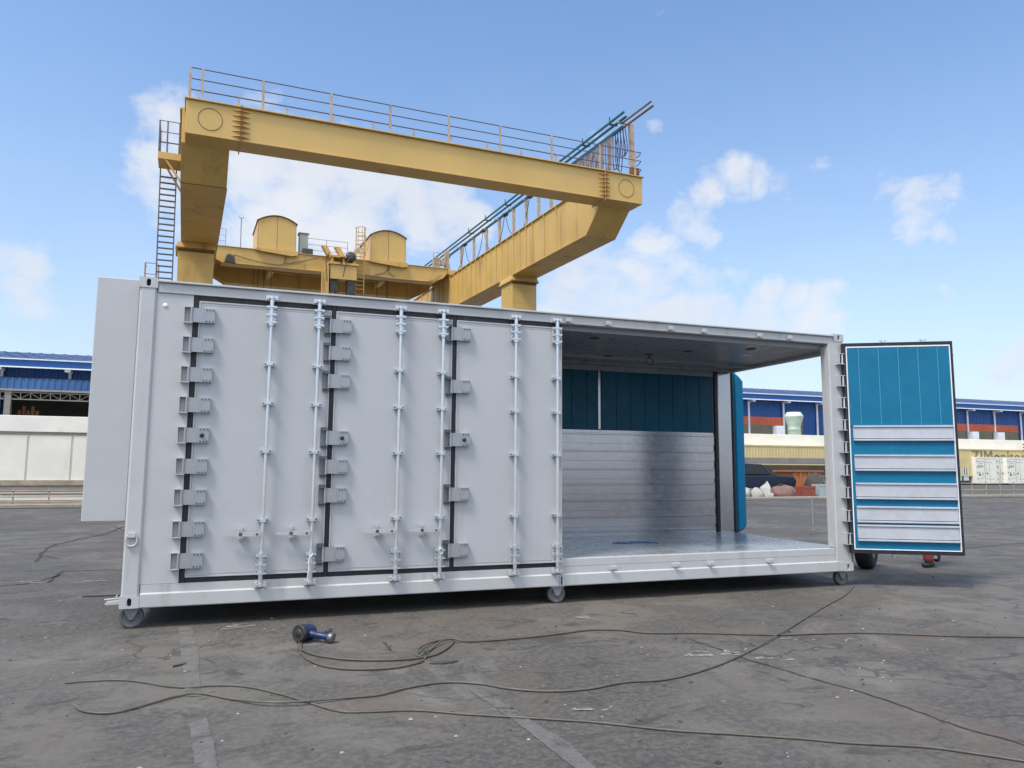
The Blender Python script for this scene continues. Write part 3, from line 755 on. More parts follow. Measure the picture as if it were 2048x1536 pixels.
# ------------------------------------------------------------------ trolley bridging the two girders
TR, TRo = crane_empty('crane_trolley', 10, 25.3, -1.6)
tag(TR, 'yellow bridge trolley with two arched machine houses running between the crane girders', 'crane trolley')
def tb_(mb, name, m, parent=None, bevel=0):
    return mb.build(name, M[m], parent or TR, xf=lambda v: (v-TRo)*S, bevel=bevel)
b = MB(); b.prism([(1.62,.62),(1.62,-.20),(2.2,-.47),(17.2,-.47),(18.0,-.12),(18.3,.30),(18.3,.62)], 'y', 23.29, 24.2)
TB = tb_(b, 'front_beam', 'yellow_dirty', bevel=.01)
tb_(MB().box(1.6, 18.35, 23.22, 24.3, .623, .66).box(2.2, 17.3, 23.20, 24.28, -.505, -.473), 'beam_flange', 'yellow', TB)
b = MB(); b.prism([(1.7,.5),(1.7,-.5),(2.6,-1.05),(16.6,-1.05),(18.0,-.3),(18.3,.2),(18.3,.5)], 'y', 27.0, 28.0); tb_(b, 'rear_beam', 'yellow_dirty', bevel=.01)
b = MB(); b.box(1.8, 18.2, 24.25, 26.95, .45, .55); 
tb_(b, 'deck', 'yellow_dirty')
for x in (5.4, 13.4): tb_(MB().box(x, x+.35, 24.25, 26.95, -.6, .44), 'cross_member', 'yellow_dirty')
tb_(MB().box(5.76, 13.39, 25.5, 25.65, -.35, -.2), 'long_brace', 'yellow_dirty')
for x in (1.2, 18.9):
    kbs = MB(); kbs.box(x-.55, x+.55, 23.4, 27.9, .24, .62).cyl((x-.12,24,.36),(x+.12,24,.36),.13,14).cyl((x-.12,27.3,.36),(x+.12,27.3,.36),.13,14)
    tb_(kbs, 'end_carriage', 'yellow_dirty', None, .01)
def house(x0, x1, z1):
    n = 10; arc = [(x0+(x1-x0)*i/n, z1+.42*(1-(2*i/n-1)**2)) for i in range(n+1)]
    m = MB(); m.prism([(x0,.68)]+arc+[(x1,.68)], 'y', 23.32, 27.2); o = tb_(m, 'machine_house', 'yellow')
    rf = MB(); P = [(a, z+.012) for a, z in arc]; P[0] = (x0-.07, z1-.03); P[-1] = (x1+.07, z1-.03)
    rf.prism(P+[(a, z+.05) for a, z in P[::-1]], 'y', 23.22, 27.3); tb_(rf, 'house_roof', 'rust', o)
    sm = MB(); xm = (x0+x1)/2; sm.box(xm-.012, xm+.012, 23.31, 23.319, .75, z1+.40).box(x0, x0+.02, 23.31, 23.319, .7, z1).box(x1-.02, x1, 23.31, 23.319, .7, z1); tb_(sm, 'panel_seam', 'rail_dark', o)
    sk = MB(); sk.prism([(x0-.1,.70),(x1+.1,.70),(x1+.1,.42),(x1-.3,.34),(x0+.3,.50),(x0-.1,.55)], 'y', 23.02, 23.195); tb_(sk, 'house_bracket', 'yellow_dirty', o)
    return o
house(4.50, 7.08, 2.72); house(12.38, 15.03, 2.62)
# centre block with the hoist's guide frame
b = MB(); b.box(9.35, 11.2, 22.35, 23.2, -1.15, -.1); cbk = tb_(b, 'centre_cabin', 'yellow', bevel=.02)
b = MB(); b.box(9.2, 11.3, 22.25, 23.19, -.095, .05).box(9.3, 11.2, 22.3, 23.19, .42, .56).box(9.4, 9.55, 22.4, 23.19, .052, .418).box(10.9,11.1,22.4,23.19,.052,.418).box(10.2,10.32,22.4,23.19,.052,.418)
tb_(b, 'cabin_frame', 'yellow_dirty', cbk)
b = MB(); b.box(10.3, 10.85, 22.5, 23.1, .07, .40); tb_(b, 'cabin_motor', 'rust', cbk)
for x, s in ((9.15,-1),(10.05,-1),(10.75,1)):
    p = MB(); p.prism([(x,.60),(x+.35,.60),(x+.35+s*.38,1.25),(x+s*.38,1.25)], 'y', 22.6, 23.1); tb_(p, 'sheave_bracket', 'yellow', cbk)
s = MB(); s.lathe((10.75,22.28,.55),(0,1,0),[(0,.05),(0,.34),(.1,.38),(.2,.34),(.2,.05)],20); tb_(s, 'cable_sheave', 'dark_mach', cbk)
for pts in ([(10.75,22.25,.5),(10.4,22.2,.0),(10.2,22.2,-1.0)],[(9.2,22.2,.7),(9.0,22.2,0),(9.1,22.2,-1.4)],[(10.1,22.2,-.05),(9.9,22.2,.35),(10.3,22.2,.42)]):
    tb_(MB().tube(smooth_path(pts,4),.03,6), 'cabin_cable', 'dark_mach', cbk)
b = MB(); b.box(9.0, 9.25, 22.4, 23.2, -2.6, -.2).box(8.75,8.85,22.5,22.6,-2.9,-.3).box(9.5, 9.62, 22.6, 22.75, -2.9, -1.16); tb_(b, 'guide_frame', 'yellow_dirty', cbk)
b = MB(); b.box(10.55, 11.15, 22.45, 23.1, -2.15, -1.16).box(9.35,9.9,22.5,23.1,-2.0,-1.16); tb_(b, 'hoist_block', 'dark_mach', cbk)
for x in (4.4,4.7,5.1,5.6,9.95,10.15,10.3,13.2,13.9,14.0,15.5): tb_(MB().cyl((x,24.6,-6),(x,24.6,-.4),.022,6), 'hoist_rope', 'dark_mach')
# caged ladder
cg = MB()
for x in (11.25, 11.85): cg.box(x-.03, x+.03, 23.0, 23.08, -1.9, 3.0)
for k in range(15): cg.box(11.28, 11.82, 23.02, 23.06, -1.6+k*.3, -1.56+k*.3)
LA = tb_(cg, 'caged_ladder', 'yellow')
cc = MB(); 
for z in (.9, 1.55, 2.2, 2.85): cc.tube([(11.55-.36*math.cos(a), 22.98-.62*math.sin(a), z) for a in [PI*i/12 for i in range(13)]], .022, 6)
for a in (PI*.25, PI*.5, PI*.75): cc.tube([(11.55-.36*math.cos(a), 22.98-.62*math.sin(a), z) for z in (.9, 2.87)], .018, 6)
tb_(cc, 'ladder_cage', 'rail_steel', LA)
tb_(MB().tube([(11.7,22.4,.66),(12.2,23.0,1.9)],.03,6).tube([(11.4,22.5,1.0),(11.4,22.5,1.6),(12.3,23.1,2.2)],.025,6), 'stair_handrail', 'rail_steel', LA)
# railings on the trolley
def trail(x0, x1, n, y=23.35, z0=.665):
    r = MB()
    for h in (1.18,.75,.35): r.tube([(x0,y,z0+h),(x1,y,z0+h)],.02,6)
    o = tb_(r, 'trolley_railing', 'rail_steel')
    for i in range(n): tb_(MB().tube([(x0+(x1-x0)*i/(n-1),y,z0),(x0+(x1-x0)*i/(n-1),y,z0+1.19)],.024,6), 'railing_post', 'rail_steel', o)
trail(7.7, 10.7, 3); trail(1.75, 2.45, 2); trail(17.2,18.2,2)
b = MB(); b.box(7.35, 7.95, 23.6, 24.2, .66, 2.2).box(7.28, 8.02, 23.5, 24.3, 2.202, 2.28); tb_(b, 'control_cabinet', 'greybox', bevel=.01)
b = MB(); b.box(7.55, 8.25, 23.3, 23.58, .665, 1.08); tb_(b, 'motor_box', 'dark_mach', bevel=.01)
b = MB(); b.cyl((3.42,23.5,.66),(3.42,23.5,2.75),.025,6).tube([(3.25,23.5,2.85),(3.42,23.5,2.75),(3.6,23.5,2.85)],.02,5); tb_(b, 'antenna', 'rail_dark')
b = MB(); b.prism([(2.55,.0),(3.0,-.05),(3.1,-.55),(2.4,-.5)], 'y', 22.85, 23.18); b.cyl((2.75,23.1,-.1),(2.75,23.29,.15),.05,8); tb_(b, 'floodlight', 'dark_mach')
for pts in ([(3.0,23.2,.1),(4.5,23.2,-.22),(6.2,23.2,-.28),(6.35,23.2,.6)],[(6.4,23.2,-.2),(7.5,23.2,.1),(8.6,23.2,.5)],[(12.6,23.2,-.4),(13.4,23.2,-.15),(13.75,23.2,.4)],[(13.8,23.2,.4),(13.75,23.2,-.1),(14.2,23.2,-.4)],[(11.9,23.2,-.45),(14.5,23.2,-.55),(16.8,23.2,-.5),(17.8,23.2,.1)]):
    tb_(MB().tube(smooth_path(pts,4),.025,5), 'trolley_cable', 'rail_dark')
b = MB(); b.box(17.3,17.8,23.4,23.9,.67,1.5).box(18.2,18.5,23.4,23.8,.67,2.1).box(17.85,18.1,23.3,23.6,.9,1.3); tb_(b, 'terminal_box', 'rail_steel')
# ------------------------------------------------------------------ warehouse
WY = 55.
wh_ = empty('warehouse', (30, 65, 0)); WO = Vector((30,65,0))
tag(wh_, 'very long blue metal warehouse with low pitched roof, white gutters and an orange stripe', 'warehouse')
def wb(mb, name, m, parent=None): return mb.build(name, M[m], parent or wh_, off=WO)
X0, X1 = -70., 150.
mb = MB(); mb.corr(12, X1, 0, 8.55, WY+.1, .5, .05); mb.corr(X0, 12, 7.45, 8.55, WY+.1, .5, .05); wb(mb, 'front_wall', 'wall_blue')
mb = MB(); mb.box(X0, X1, 82, 82.2, 0, 9).box(X0-.2, X0, WY+.3, 82, 0, 9).box(X1, X1+.2, WY+.3, 82, 0, 9); wb(mb, 'rear_wall', 'dark_bay')
rf = MB(); n = 240
for i in range(n):                                                  # ribbed roof sheets, both slopes
    a = X0-1+i*(X1-X0+2)/n; b = a+(X1-X0+2)/n
    rf.add([(a,WY-.9,8.92),(b-.12,WY-.9,8.92),(b-.12,68.5,11.25),(a,68.5,11.25)],[(0,1,2,3)])
    rf.prism([(b-.12,0),(b-.06,.06),(b,0)], 'y', 0, .001) if False else rf.add([(b-.12,WY-.9,8.92),(b-.06,WY-.9,8.98),(b-.06,68.5,11.31),(b-.12,68.5,11.25)],[(0,1,2,3)]).add([(b-.06,WY-.9,8.98),(b,WY-.9,8.92),(b,68.5,11.25),(b-.06,68.5,11.31)],[(0,1,2,3)])
rf.add([(X0-1,68.5,11.25),(X1+1,68.5,11.25),(X1+1,83,8.9),(X0-1,83,8.9)],[(0,1,2,3)])
RF = wb(rf, 'roof', 'roof_blue')
rl = MB(); y_ = lambda k: WY-.9+k*(68.5-WY+.9); z_ = lambda k: 8.92+k*(11.25-8.92)
for k in (.18,.36,.55,.78): rl.box(X0, X1, y_(k)-.03, y_(k)+.03, z_(k)+.06, z_(k)+.09)
wb(rl, 'roof_lap', 'fascia_blue', RF)
wb(MB().box(X0-1, X1+1, WY-.98, WY-.905, 8.28, 8.93), 'eave_fascia', 'wall_blue', RF)
gt = MB(); gt.box(X0-1, X1+1, WY-1.08, WY-.985, 8.86, 8.93).box(X0-1, X1+1, WY-1.12, WY-.985, 8.27, 8.36); wb(gt, 'gutter', 'white_trim', RF)
x = X0+2.6
while x < X1:
    zb = 4.5 if x > 12 else 7.5
    d = MB(); d.cyl((x,WY-.02,zb),(x,WY-.02,8.25),.11,8).box(x-.18,x+.18,WY-.95,WY-.02,8.10,8.26); wb(d, 'downpipe', 'white_trim'); x += 4.3
for a, b in ((30., 55.4), (70., 86.9)):
    s = MB(); s.corr(a, b, 5.86, 6.66, WY-.006, .5, .05); wb(s, 'wall_stripe', 'wall_red')
    s = MB(); s.corr(a, b, 4.3, 5.855, WY-.006, .5, .05); wb(s, 'wall_plinth', 'wall_grey')
for x in (52.0, 79.1, 83.2): wb(MB().box(x-.45,x+.45,WY-.75,WY-.03,4.45,5.75), 'vent_box', 'white_trim')
# open bay with its lean-to fascia and lattice truss
mb = MB(); mb.corr(X0, 12, 6.75, 7.50, WY-1.0, .42, .05); wb(mb, 'bay_fascia', 'fascia_blue')
wb(MB().add([(X0,WY-1.0,7.50),(12,WY-1.0,7.50),(12,WY+.2,7.75),(X0,WY+.2,7.75)],[(0,1,2,3)]), 'bay_canopy', 'roof_blue')
wb(MB().box(X0, 12, WY-1.02, WY-.9, 6.60, 6.745), 'bay_beam', 'steel_grey')
tr = MB(); y = WY-.8
tr.box(X0, 12, y-.05, y+.05, 5.98, 6.06).box(X0, 12, y-.05, y+.05, 6.48, 6.56)
x = -16.2
k = 0
while x < 11:
    tr.box(x-.025, x+.025, y-.04, y+.04, 6.06, 6.48)
    a, b = ((x,6.06),(x+.62,6.48)) if k % 2 else ((x,6.48),(x+.62,6.06))
    tr.tube([(a[0],y,a[1]),(b[0],y,b[1])],.028,5); x += .62; k += 1
wb(tr, 'lattice_truss', 'steel_grey')
mb = MB(); mb.box(-15.3,-14.9,WY-.9,WY-.5,0,6.6); wb(mb, 'bay_column', 'steel_grey')
mb = MB(); mb.box(-17.2,-15.6,WY-.6,WY+.6,0,6.5); wb(mb, 'bay_door', 'fascia_blue')
wb(MB().box(X0, 12, 60.5, 60.7, 0, 7.4), 'bay_lining', 'dark_bay')
mb = MB()
for i in range(5): mb.box(-14.7+i*.28,-14.5+i*.28,WY+.2,WY+.35,3.5,5.3+.3*(i%2))
wb(mb, 'bay_rack', 'rust')

# ------------------------------------------------------------------ long low building in front of it
lb = empty('low_building', (40, 48.5, 0)); LO = Vector((40,48.5,0))
tag(lb, 'long low flat roofed white building standing in front of the blue warehouse', 'building')
def lbb(mb, name, m, parent=None, bevel=0): return mb.build(name, M[m], parent or lb, off=LO, bevel=bevel)
lbb(MB().box(-60, 140, 46.1, 51, 0, 3.40), 'wall', 'white_wall')
lbb(MB().box(-60.3, 140.3, 45.9, 51.2, 3.403, 4.40), 'parapet', 'white_wall', bevel=.02)
lbb(MB().box(-60, 20, 45.97, 46.095, 3.28, 3.40), 'parapet_ledge', 'brown_edge')
x = -60+.3
while x < 20:
    lbb(MB().box(x+.06, x+2.34, 46.0, 46.098, .42, 3.18), 'wall_panel', 'cream_wall', bevel=.01)
    x += 2.4
lbb(MB().box(-60, 20, 45.85, 46.09, .12, .40), 'plinth', 'brown_edge')
# vent cowl on its roof
vf = empty('roof_ventilator', (49.15, 49, 4.4)); tag(vf, 'pale green mushroom shaped roof vent on the white building', 'roof vent')
m1 = MB(); m1.lathe((0,0,.003),(0,0,1),[(0,.58),(.6,.58),(.62,.62),(.68,.62),(.70,.58),(1.0,.58),(1.75,.85),(1.85,.85)],20); m1.build('vent_body', M['green_fan'], vf)
m1 = MB(); m1.lathe((0,0,1.855),(0,0,1),[(0,.86),(.05,.86),(.42,.62),(.45,0)],20); m1.build('vent_cap', M['vent_cap'], vf)

# ------------------------------------------------------------------ yellow containers in a row, one with lettering
def corr_box(x0, x1, y0, y1, z0, z1):
    m = MB(); m.corr(x0+.12, x1-.12, z0+.14, z1-.12, y0+.02, .30, .025)
    m.box(x0+.12, x1-.12, y0+.08, y1, z0+.1, z1-.02)
    return m
def cont_frame(x0, x1, y0, y1, z0, z1):
    m = MB()
    for a, b in ((x0,x0+.118),(x1-.118,x1)): m.box(a, b, y0, y0+.118, z0, z1)
    m.box(x0+.119, x1-.119, y0, y0+.1, z1-.118, z1).box(x0+.119, x1-.119, y0, y0+.1, z0, z0+.138)
    return m
yl = []
for i in range(6):
    x0 = 37.5+i*12.35; x1 = x0+12.19
    labels = ['yellow container in the row along the white building, seen through the open end bay','second yellow container of the row along the white building, from the left',
              'third yellow container of the row along the white building, behind the open door leaf','yellow corrugated container with large grey lettering and wave arcs behind the white reefers',
              'yellow corrugated container right of the lettered one, mostly out of frame','last yellow container at the far right of the row']
    r = empty('yellow_container', (x0, 44.6, 0)); tag(r, labels[i], 'container', 'yellow containers along the white building')
    o = (x0, 44.6, 0)
    corr_box(x0, x1, 44.6, 45.85, .8, 3.40).build('wall_sheet', M['cont_yellow'], r, off=o)
    cont_frame(x0, x1, 44.6, 45.85, .8, 3.40).build('frame', M['cont_yellow'], r, off=o)
    yl.append((r, x0))
    if i >= 4: pass
r, x0 = yl[2]
TX = 66.6
for rr, xx in yl:
    if xx <= TX < xx+12: r, x0 = rr, xx
t = text_mesh('ZIMonitor', 1.75); 
t.build('lettering', M['ink_grey'], r, xf=lambda v: Vector((TX-.55+v.x*.98-x0, -.012-v.z, 2.10+v.y)))
for k, rad in enumerate((.55,.85,1.15)):
    a = MB(); a.tube([(TX+6.45+math.cos(q)*rad-x0, -.02, 2.9+math.sin(q)*rad*.9) for q in [math.radians(20+5*i) for i in range(15)]], .07, 5)
    a.build('wave_arc', M['ink_grey'], r)
for rr, xx in yl:
    rr['label'] = rr['label']
# reefers with lettering
def reefer(x0, y0, lab):
    r = empty('refrigerated_container', (x0, y0, 0)); tag(r, lab, 'container', 'white reefer containers')
    w, h = 2.9, 2.62
    m = MB(); m.box(0, w, .06, 5.8, .12, h-.02); m.build('body', M['cont_white'], r, bevel=.01)
    f = MB()
    for a, b in ((0,.12),(w-.12,w)): f.box(a, b, 0, .058, .10, h)
    f.box(.121, w-.121, 0, .058, h-.14, h).box(.121, w-.121, 0, .058, .10, .26); f.build('end_frame', M['cont_white'], r, bevel=.005)
    for a, b in ((.135,1.12),(1.15,w-.135)):
        d = MB(); d.box(a, b, .015, .059, .275, h-.155); dd = d.build('end_door', M['cont_white'], r, bevel=.004)
    s = MB(); s.box(1.121, 1.149, .01, .05, .275, h-.155).box(.121, w-.121, .012, .02, .262, .273).box(.1215,.133,.01,.05,.3,h-.16).box(1.75,1.765,.008,.0145,.3,h-.2).box(w-.133,w-.1215,.01,.05,.3,h-.16); s.build('door_seal', M['ink'], r)
    hg = MB()
    for z in (.55,1.15,1.7,2.25):
        hg.box(.06,.20,-.02,-.001,z,z+.05).box(w-.2,w-.06,-.02,-.001,z,z+.05)
    hg.build('door_hinge', M['ink'], r)
    t = text_mesh('ZIM', .36); t.build('lettering', M['ink'], r, xf=lambda v: Vector((.24+v.x*1.18, .012-v.z, 1.62+v.y)))
    d = MB()
    for i in range(4): d.cyl((.30+i*.22,.0145,2.22),(.30+i*.22,.004,2.22),.045,7)
    for i in range(3): d.cyl((.41+i*.22,.0145,2.03),(.41+i*.22,.004,2.03),.045,7)
    d.build('emblem_dots', M['ink'], r)
    d = MB(); d.box(.36,.54,.006,.0145,.85,1.08).prism([(.38,1.15),(.52,1.15),(.45,1.28)],'y',.006,.0145); d.build('code_sign', M['ink'], r)
    d = MB(); d.box(.72,.97,.006,.0145,.85,1.18); d.build('sticker', M['sticker'], r)
    d = MB(); d.box(1.30,1.52,.006,.0145,1.02,1.16).box(1.28,1.66,.006,.0145,2.12,2.15).box(1.9,2.1,.006,.0145,2.12,2.15).box(.3,1.0,.006,.0145,.60,.62).box(1.3,2.4,.006,.0145,.55,.57); d.build('small_print', M['ink_grey'], r)
    return r
reefer(66.05, 44.2, 'white reefer container with dotted emblem just right of the open teal door')
reefer(70.15, 44.2, 'white reefer container with dotted emblem at the far right edge')
reefer(68.55, 44.55, 'white reefer container set back in the gap between two others')
reefer(62.0, 44.45, 'white reefer container mostly hidden behind the open door leaf') if False else None

dt = empty('tarpaulin_trailer', (64.4, 45, 0)); tag(dt, 'black covered trailer with two grey upright panels beside the reefers', 'trailer')
MB().box(-1.3, 1.35, -.3, .8, .35, 2.25).build('cover', M['tyre'], dt, bevel=.03)
for x in (-.35, .55): MB().prism([(x,.4),(x+.62,.4),(x+.58,1.5),(x+.1,1.65),(x-.1,1.5)], 'y', -.38, -.305).build('panel', M['vent_cap'], dt)
MB().cyl((-1.0,-.25,.175),(1.0,-.25,.175),.17,12).build('axle', M['dark_mach'], dt)
# ------------------------------------------------------------------ kerb, railing, low wall
tag(MB().box(-60, 90, 20.5, 21.1, 0, .13).build('kerb', M['kerb'], bevel=.02), kind='structure')
def railing_thing(x0, x1, label, y=20.75, h=.92, rails=(.88,.62,.34)):
    r = empty('kerb_railing', (x0, y, .13)); tag(r, label, 'railing')
    p0 = None; x = 0
    while x <= x1-x0:
        if p0 is None: p0 = MB().cyl((0,0,.003),(0,0,h-.13),.022,8).build('post', M['brown_edge'], r)
        else: dup(p0, r, (x,0,0))
        x += 1.
    for z in rails: MB().cyl((0,-.026,z-.13),(x1-x0,-.026,z-.13),.016,6).build('rail', M['brown_edge'], r)
railing_thing(-14, 14, 'thin brown pipe railing on the kerb at the left, before the cream wall', h=.62, rails=(.56,.36,.2))
railing_thing(30, 66, 'thin grey pipe railing on the kerb at the right, before the reefers', h=.8, rails=(.72,.4,.16))
cw = MB(); cw.box(-40, 10, 21.4, 21.75, .20, .42); cw = tag(cw.build('low_wall', M['cream_wall'], bevel=.03), 'low cream concrete wall behind the left kerb railing', 'wall')
MB().box(-40, 10, 21.36, 21.79, .423, .47).build('coping', M['brown_edge'], cw, bevel=.01); MB().box(-40, 10, 21.38, 21.77, 0, .197).build('plinth', M['brown_edge'], cw)

# ------------------------------------------------------------------ yard clutter seen through the open end bay
pt = empty('pickup_truck', (24.6, 24.2, 0)); tag(pt, 'dark blue pickup truck parked behind the kerb, seen through the open bay', 'pickup truck')
m1 = MB(); m1.prism([(-2.6,.45),(2.55,.45),(2.65,.8),(2.5,1.02),(1.2,1.08),(-2.6,1.05)], 'y', -.85, .85); m1.build('body', M['car_blue'], pt, bevel=.05)
m1 = MB(); m1.prism([(-.6,1.085),(1.25,1.085),(.65,1.62),(-.45,1.66)], 'y', -.74, .74); cabn = m1.build('cab', M['car_blue'], pt, bevel=.04)
m1 = MB(); m1.prism([(-.42,1.13),(.95,1.13),(.52,1.55),(-.36,1.57)], 'y', -.752, -.744); m1.build('window', M['glass'], cabn)
for x in (-1.6, 1.65):
    for y in (-.78, .78):
        w = MB(); w.lathe((x,y-.11,.34),(0,1,0),[(0,.18),(0,.32),(.04,.34),(.18,.34),(.22,.32),(.22,.18)],20); w = w.build('wheel', M['tyre'], pt)
        MB().lathe((x,y-.10,.34),(0,1,0),[(0,0),(0,.18),(.2,.18),(.2,0)],16).build('rim', M['rim'], w)
MB().box(-2.55,-.65,-.75,.75,1.06,1.12).build('bed_cover', M['tyre'], pt)
rk = empty('steel_rack', (34, 30, 0)); tag(rk, 'long weathered grey steel beam on posts beyond the pickup truck', 'steel rack')
MB().box(-14, 6, -.25, .25, 1.72, 2.08).build('beam', M['steel_grey'], rk, bevel=.02)
MB().box(-14, 6, -.4, .4, 1.0, 1.64).build('lower_beam', M['dark_bay'], rk, bevel=.02)
for x in (-12,-4,4): MB().box(x-.1,x+.1,-.12,.12,0,.995).build('post', M['steel_grey'], rk)
def rough_bag(name, m, x, y, rx_, ry_, rz_, seed, lab, cat, grp=None):
    rn = random.Random(seed); bm = bmesh.new(); bmesh.ops.create_icosphere(bm, subdivisions=3, radius=1)
    for v in bm.verts:
        n = 1+.10*math.sin(v.co.x*5+seed)+.08*math.sin(v.co.y*7+seed*2)+.05*rn.uniform(-1,1)
        z = max(v.co.z, -.55); k = .8 if z > .75 else 1
        v.co = Vector((v.co.x*rx_*n*k, v.co.y*ry_*n*k, (z+.55)/1.55*rz_*n))
    for f in bm.faces: f.smooth = True
    mn = min(v.co.z for v in bm.verts)
    for v in bm.verts: v.co.z -= mn
    me = bpy.data.meshes.new(name); bm.to_mesh(me); bm.free(); me.materials.append(M[m])
    o = bpy.data.objects.new(name, me); C.objects.link(o); o.location = (x,y,0); o.rotation_euler = (0,0,seed)
    return tag(o, lab, cat, grp)
rough_bag('woven_sack', 'bag', 22.75, 21.9, .42, .38, .62, 1, 'white woven sack leftmost of the clutter under the pickup truck', 'sack', 'white sacks behind the kerb')
rough_bag('woven_sack', 'bag', 23.45, 21.75, .32, .30, .50, 2, 'white woven sack second from left in the clutter below the pickup', 'sack', 'white sacks behind the kerb')
rough_bag('woven_sack', 'bag', 24.15, 21.9, .28, .28, .72, 3, 'tall slim white sack beside the faded red heap', 'sack', 'white sacks behind the kerb')
rough_bag('woven_sack', 'bag', 23.9, 21.35, .22, .2, .34, 4, 'small white sack lying right on the kerb edge', 'sack', 'white sacks behind the kerb')
rough_bag('tarpaulin_heap', 'crate_pink', 25.05, 21.8, .62, .4, .62, 5, 'faded red tarpaulin heap between the white sacks and red crate', 'tarpaulin')
def crate(x, y, w, d, h, m, lab, cat):
    r = empty(cat.replace(' ', '_'), (x, y, 0)); tag(r, lab, cat)
    s = MB()
    for a, b, c, e in ((0,w,0,.03),(0,w,d-.03,d),(0,.03,.031,d-.031),(w-.03,w,.031,d-.031)): s.box(a, b, c, e, .02, h)
    s.box(.03,w-.03,.03,d-.03,.02,.05); s.build('shell', M[m], r)
    for a, b in ((-.02,-.0005),(d+.0005,d+.02)): MB().box(-.02,w+.02,a,b,h-.07,h+.01).build('rim', M[m], r)
    for k in range(4): MB().box(w*(k+.5)/4-.02,w*(k+.5)/4+.02,-.015,-.0005,.03,h-.08).build('rib', M[m], r)
crate(26.05, 21.6, .75, .55, .58, 'crate_red', 'red plastic crate right of the faded tarpaulin heap', 'crate')
crate(27.05, 21.6, .62, .5, .66, 'bluewhite', 'pale blue box between the red crate and the tyre', 'box')
tt = MB(); tt.lathe((28.15,21.6,.40),(.25,1,.1),[(0,.24),(-.02,.32),(.02,.39),(.08,.40),(.16,.40),(.22,.39),(.26,.32),(.24,.24),(.12,.22),(0,.24)],24)
tag(tt.build('old_tyre', M['wheel_pu']), 'greyish old tyre standing by the pale blue box', 'tyre')
sk = empty('skip', (29.3, 25.6, 0)); tag(sk, 'orange steel skip behind the clutter beside the pickup truck', 'skip')
MB().prism([(-.75,.12),(.65,.12),(.9,1.25),(-1.0,1.25)], 'y', -.7, .7).build('hull', M['orange'], sk, bevel=.02)
MB().box(-1.08,.98,-.78,.78,1.253,1.33).build('rim', M['orange'], sk); 
for x in (-.55,0,.5): MB().box(x-.04,x+.04,-.76,-.703,.15,1.248).build('rib', M['orange'], sk)
rough_bag('tarpaulin_heap', 'dark_bay', 28.0, 23.0, .55, .5, 1.15, 8, 'black covered heap standing behind the old tyre', 'tarpaulin')
bo = empty('steel_post', (13.38, 6.74, 0)); tag(bo, 'short bare steel post standing in the yard behind the container', 'post')
MB().cyl((0,0,.012),(0,0,.70),.03,12).build('stem', M['fork'], bo); MB().box(-.06,.06,-.06,.06,0,.011).build('foot_plate', M['steel_grey'], bo)
# ------------------------------------------------------------------ on the ground
HOSE1 = [(2.296, -1.603), (2.27, -1.723), (2.214, -1.834), (2.111, -1.905), (1.972, -1.945), (1.784, -1.917), (1.636, -1.843), (1.522, -1.716), (1.453, -1.549), (1.416, -1.341), (1.414, -1.099), (1.43, -0.96), (1.44, -0.947), (1.426, -1.087), (1.433, -1.243), (1.516, -1.425), (1.697, -1.602), (1.884, -1.692), (2.077, -1.742), (2.216, -1.733), (2.374, -1.658), (2.519, -1.464), (2.597, -1.295), (2.594, -1.212), (2.475, -1.254), (2.319, -1.435), (2.237, -1.583), (2.223, -1.671), (2.276, -1.654), (2.372, -1.493), (2.493, -1.333), (2.593, -1.303), (2.716, -1.355), (3.05, -1.374), (3.417, -1.343), (3.819, -1.275), (4.066, -1.356), (4.254, -1.539), (4.661, -1.673), (5.223, -1.936), (5.67, -2.024), (6.096, -2.143), (6.614, -2.432), (7.182, -2.657), (7.537, -2.793)]
HOSE2 = [(7.939, -0.027), (7.296, -0.554), (6.598, -1.012), (5.813, -1.555), (5.149, -2.027), (4.671, -2.326), (4.15, -2.619), (3.678, -2.788), (3.355, -2.764), (3.075, -2.82), (2.814, -2.788), (2.594, -2.659), (2.446, -2.495), (2.24, -2.391), (2.001, -2.426), (1.795, -2.521), (1.613, -2.522), (1.319, -2.553), (1.124, -2.497), (0.929, -2.312), (0.753, -2.139), (0.614, -2.166), (0.488, -2.263), (0.345, -2.365), (0.243, -2.358), (0.141, -2.278), (0.08, -2.155)]
HOSE3 = [(-0.076, -1.627), (0.066, -1.628), (0.246, -1.664), (0.406, -1.777), (0.535, -1.901), (0.672, -1.981), (0.834, -1.99), (1.014, -2.073), (1.217, -2.305), (1.377, -2.543), (1.526, -2.754), (1.687, -2.818), (1.936, -2.874), (2.165, -3.016), (2.367, -3.128), (2.615, -3.265), (2.854, -3.405), (3.158, -3.631), (3.473, -3.808), (3.734, -3.958), (3.934, -4.092), (4.254, -4.258), (4.416, -4.403), (4.555, -4.55), (4.696, -4.692)]
LINE1 = [[(0.474, -0.034), (0.584, -0.07)], [(0.554, -0.899), (0.679, -0.94)], [(0.634, -1.733), (0.732, -1.741)], [(0.674, -2.227), (0.773, -2.26)], [(0.762, -2.986), (0.865, -3.021)], [(0.798, -3.391), (0.897, -3.425)]]
LINE2 = [[(2.348, -2.576), (2.42, -2.6)], [(2.392, -2.962), (2.481, -2.992)], [(2.431, -3.279), (2.522, -3.31)], [(2.449, -3.595), (2.572, -3.6)], [(2.474, -3.963), (2.561, -3.993)]]
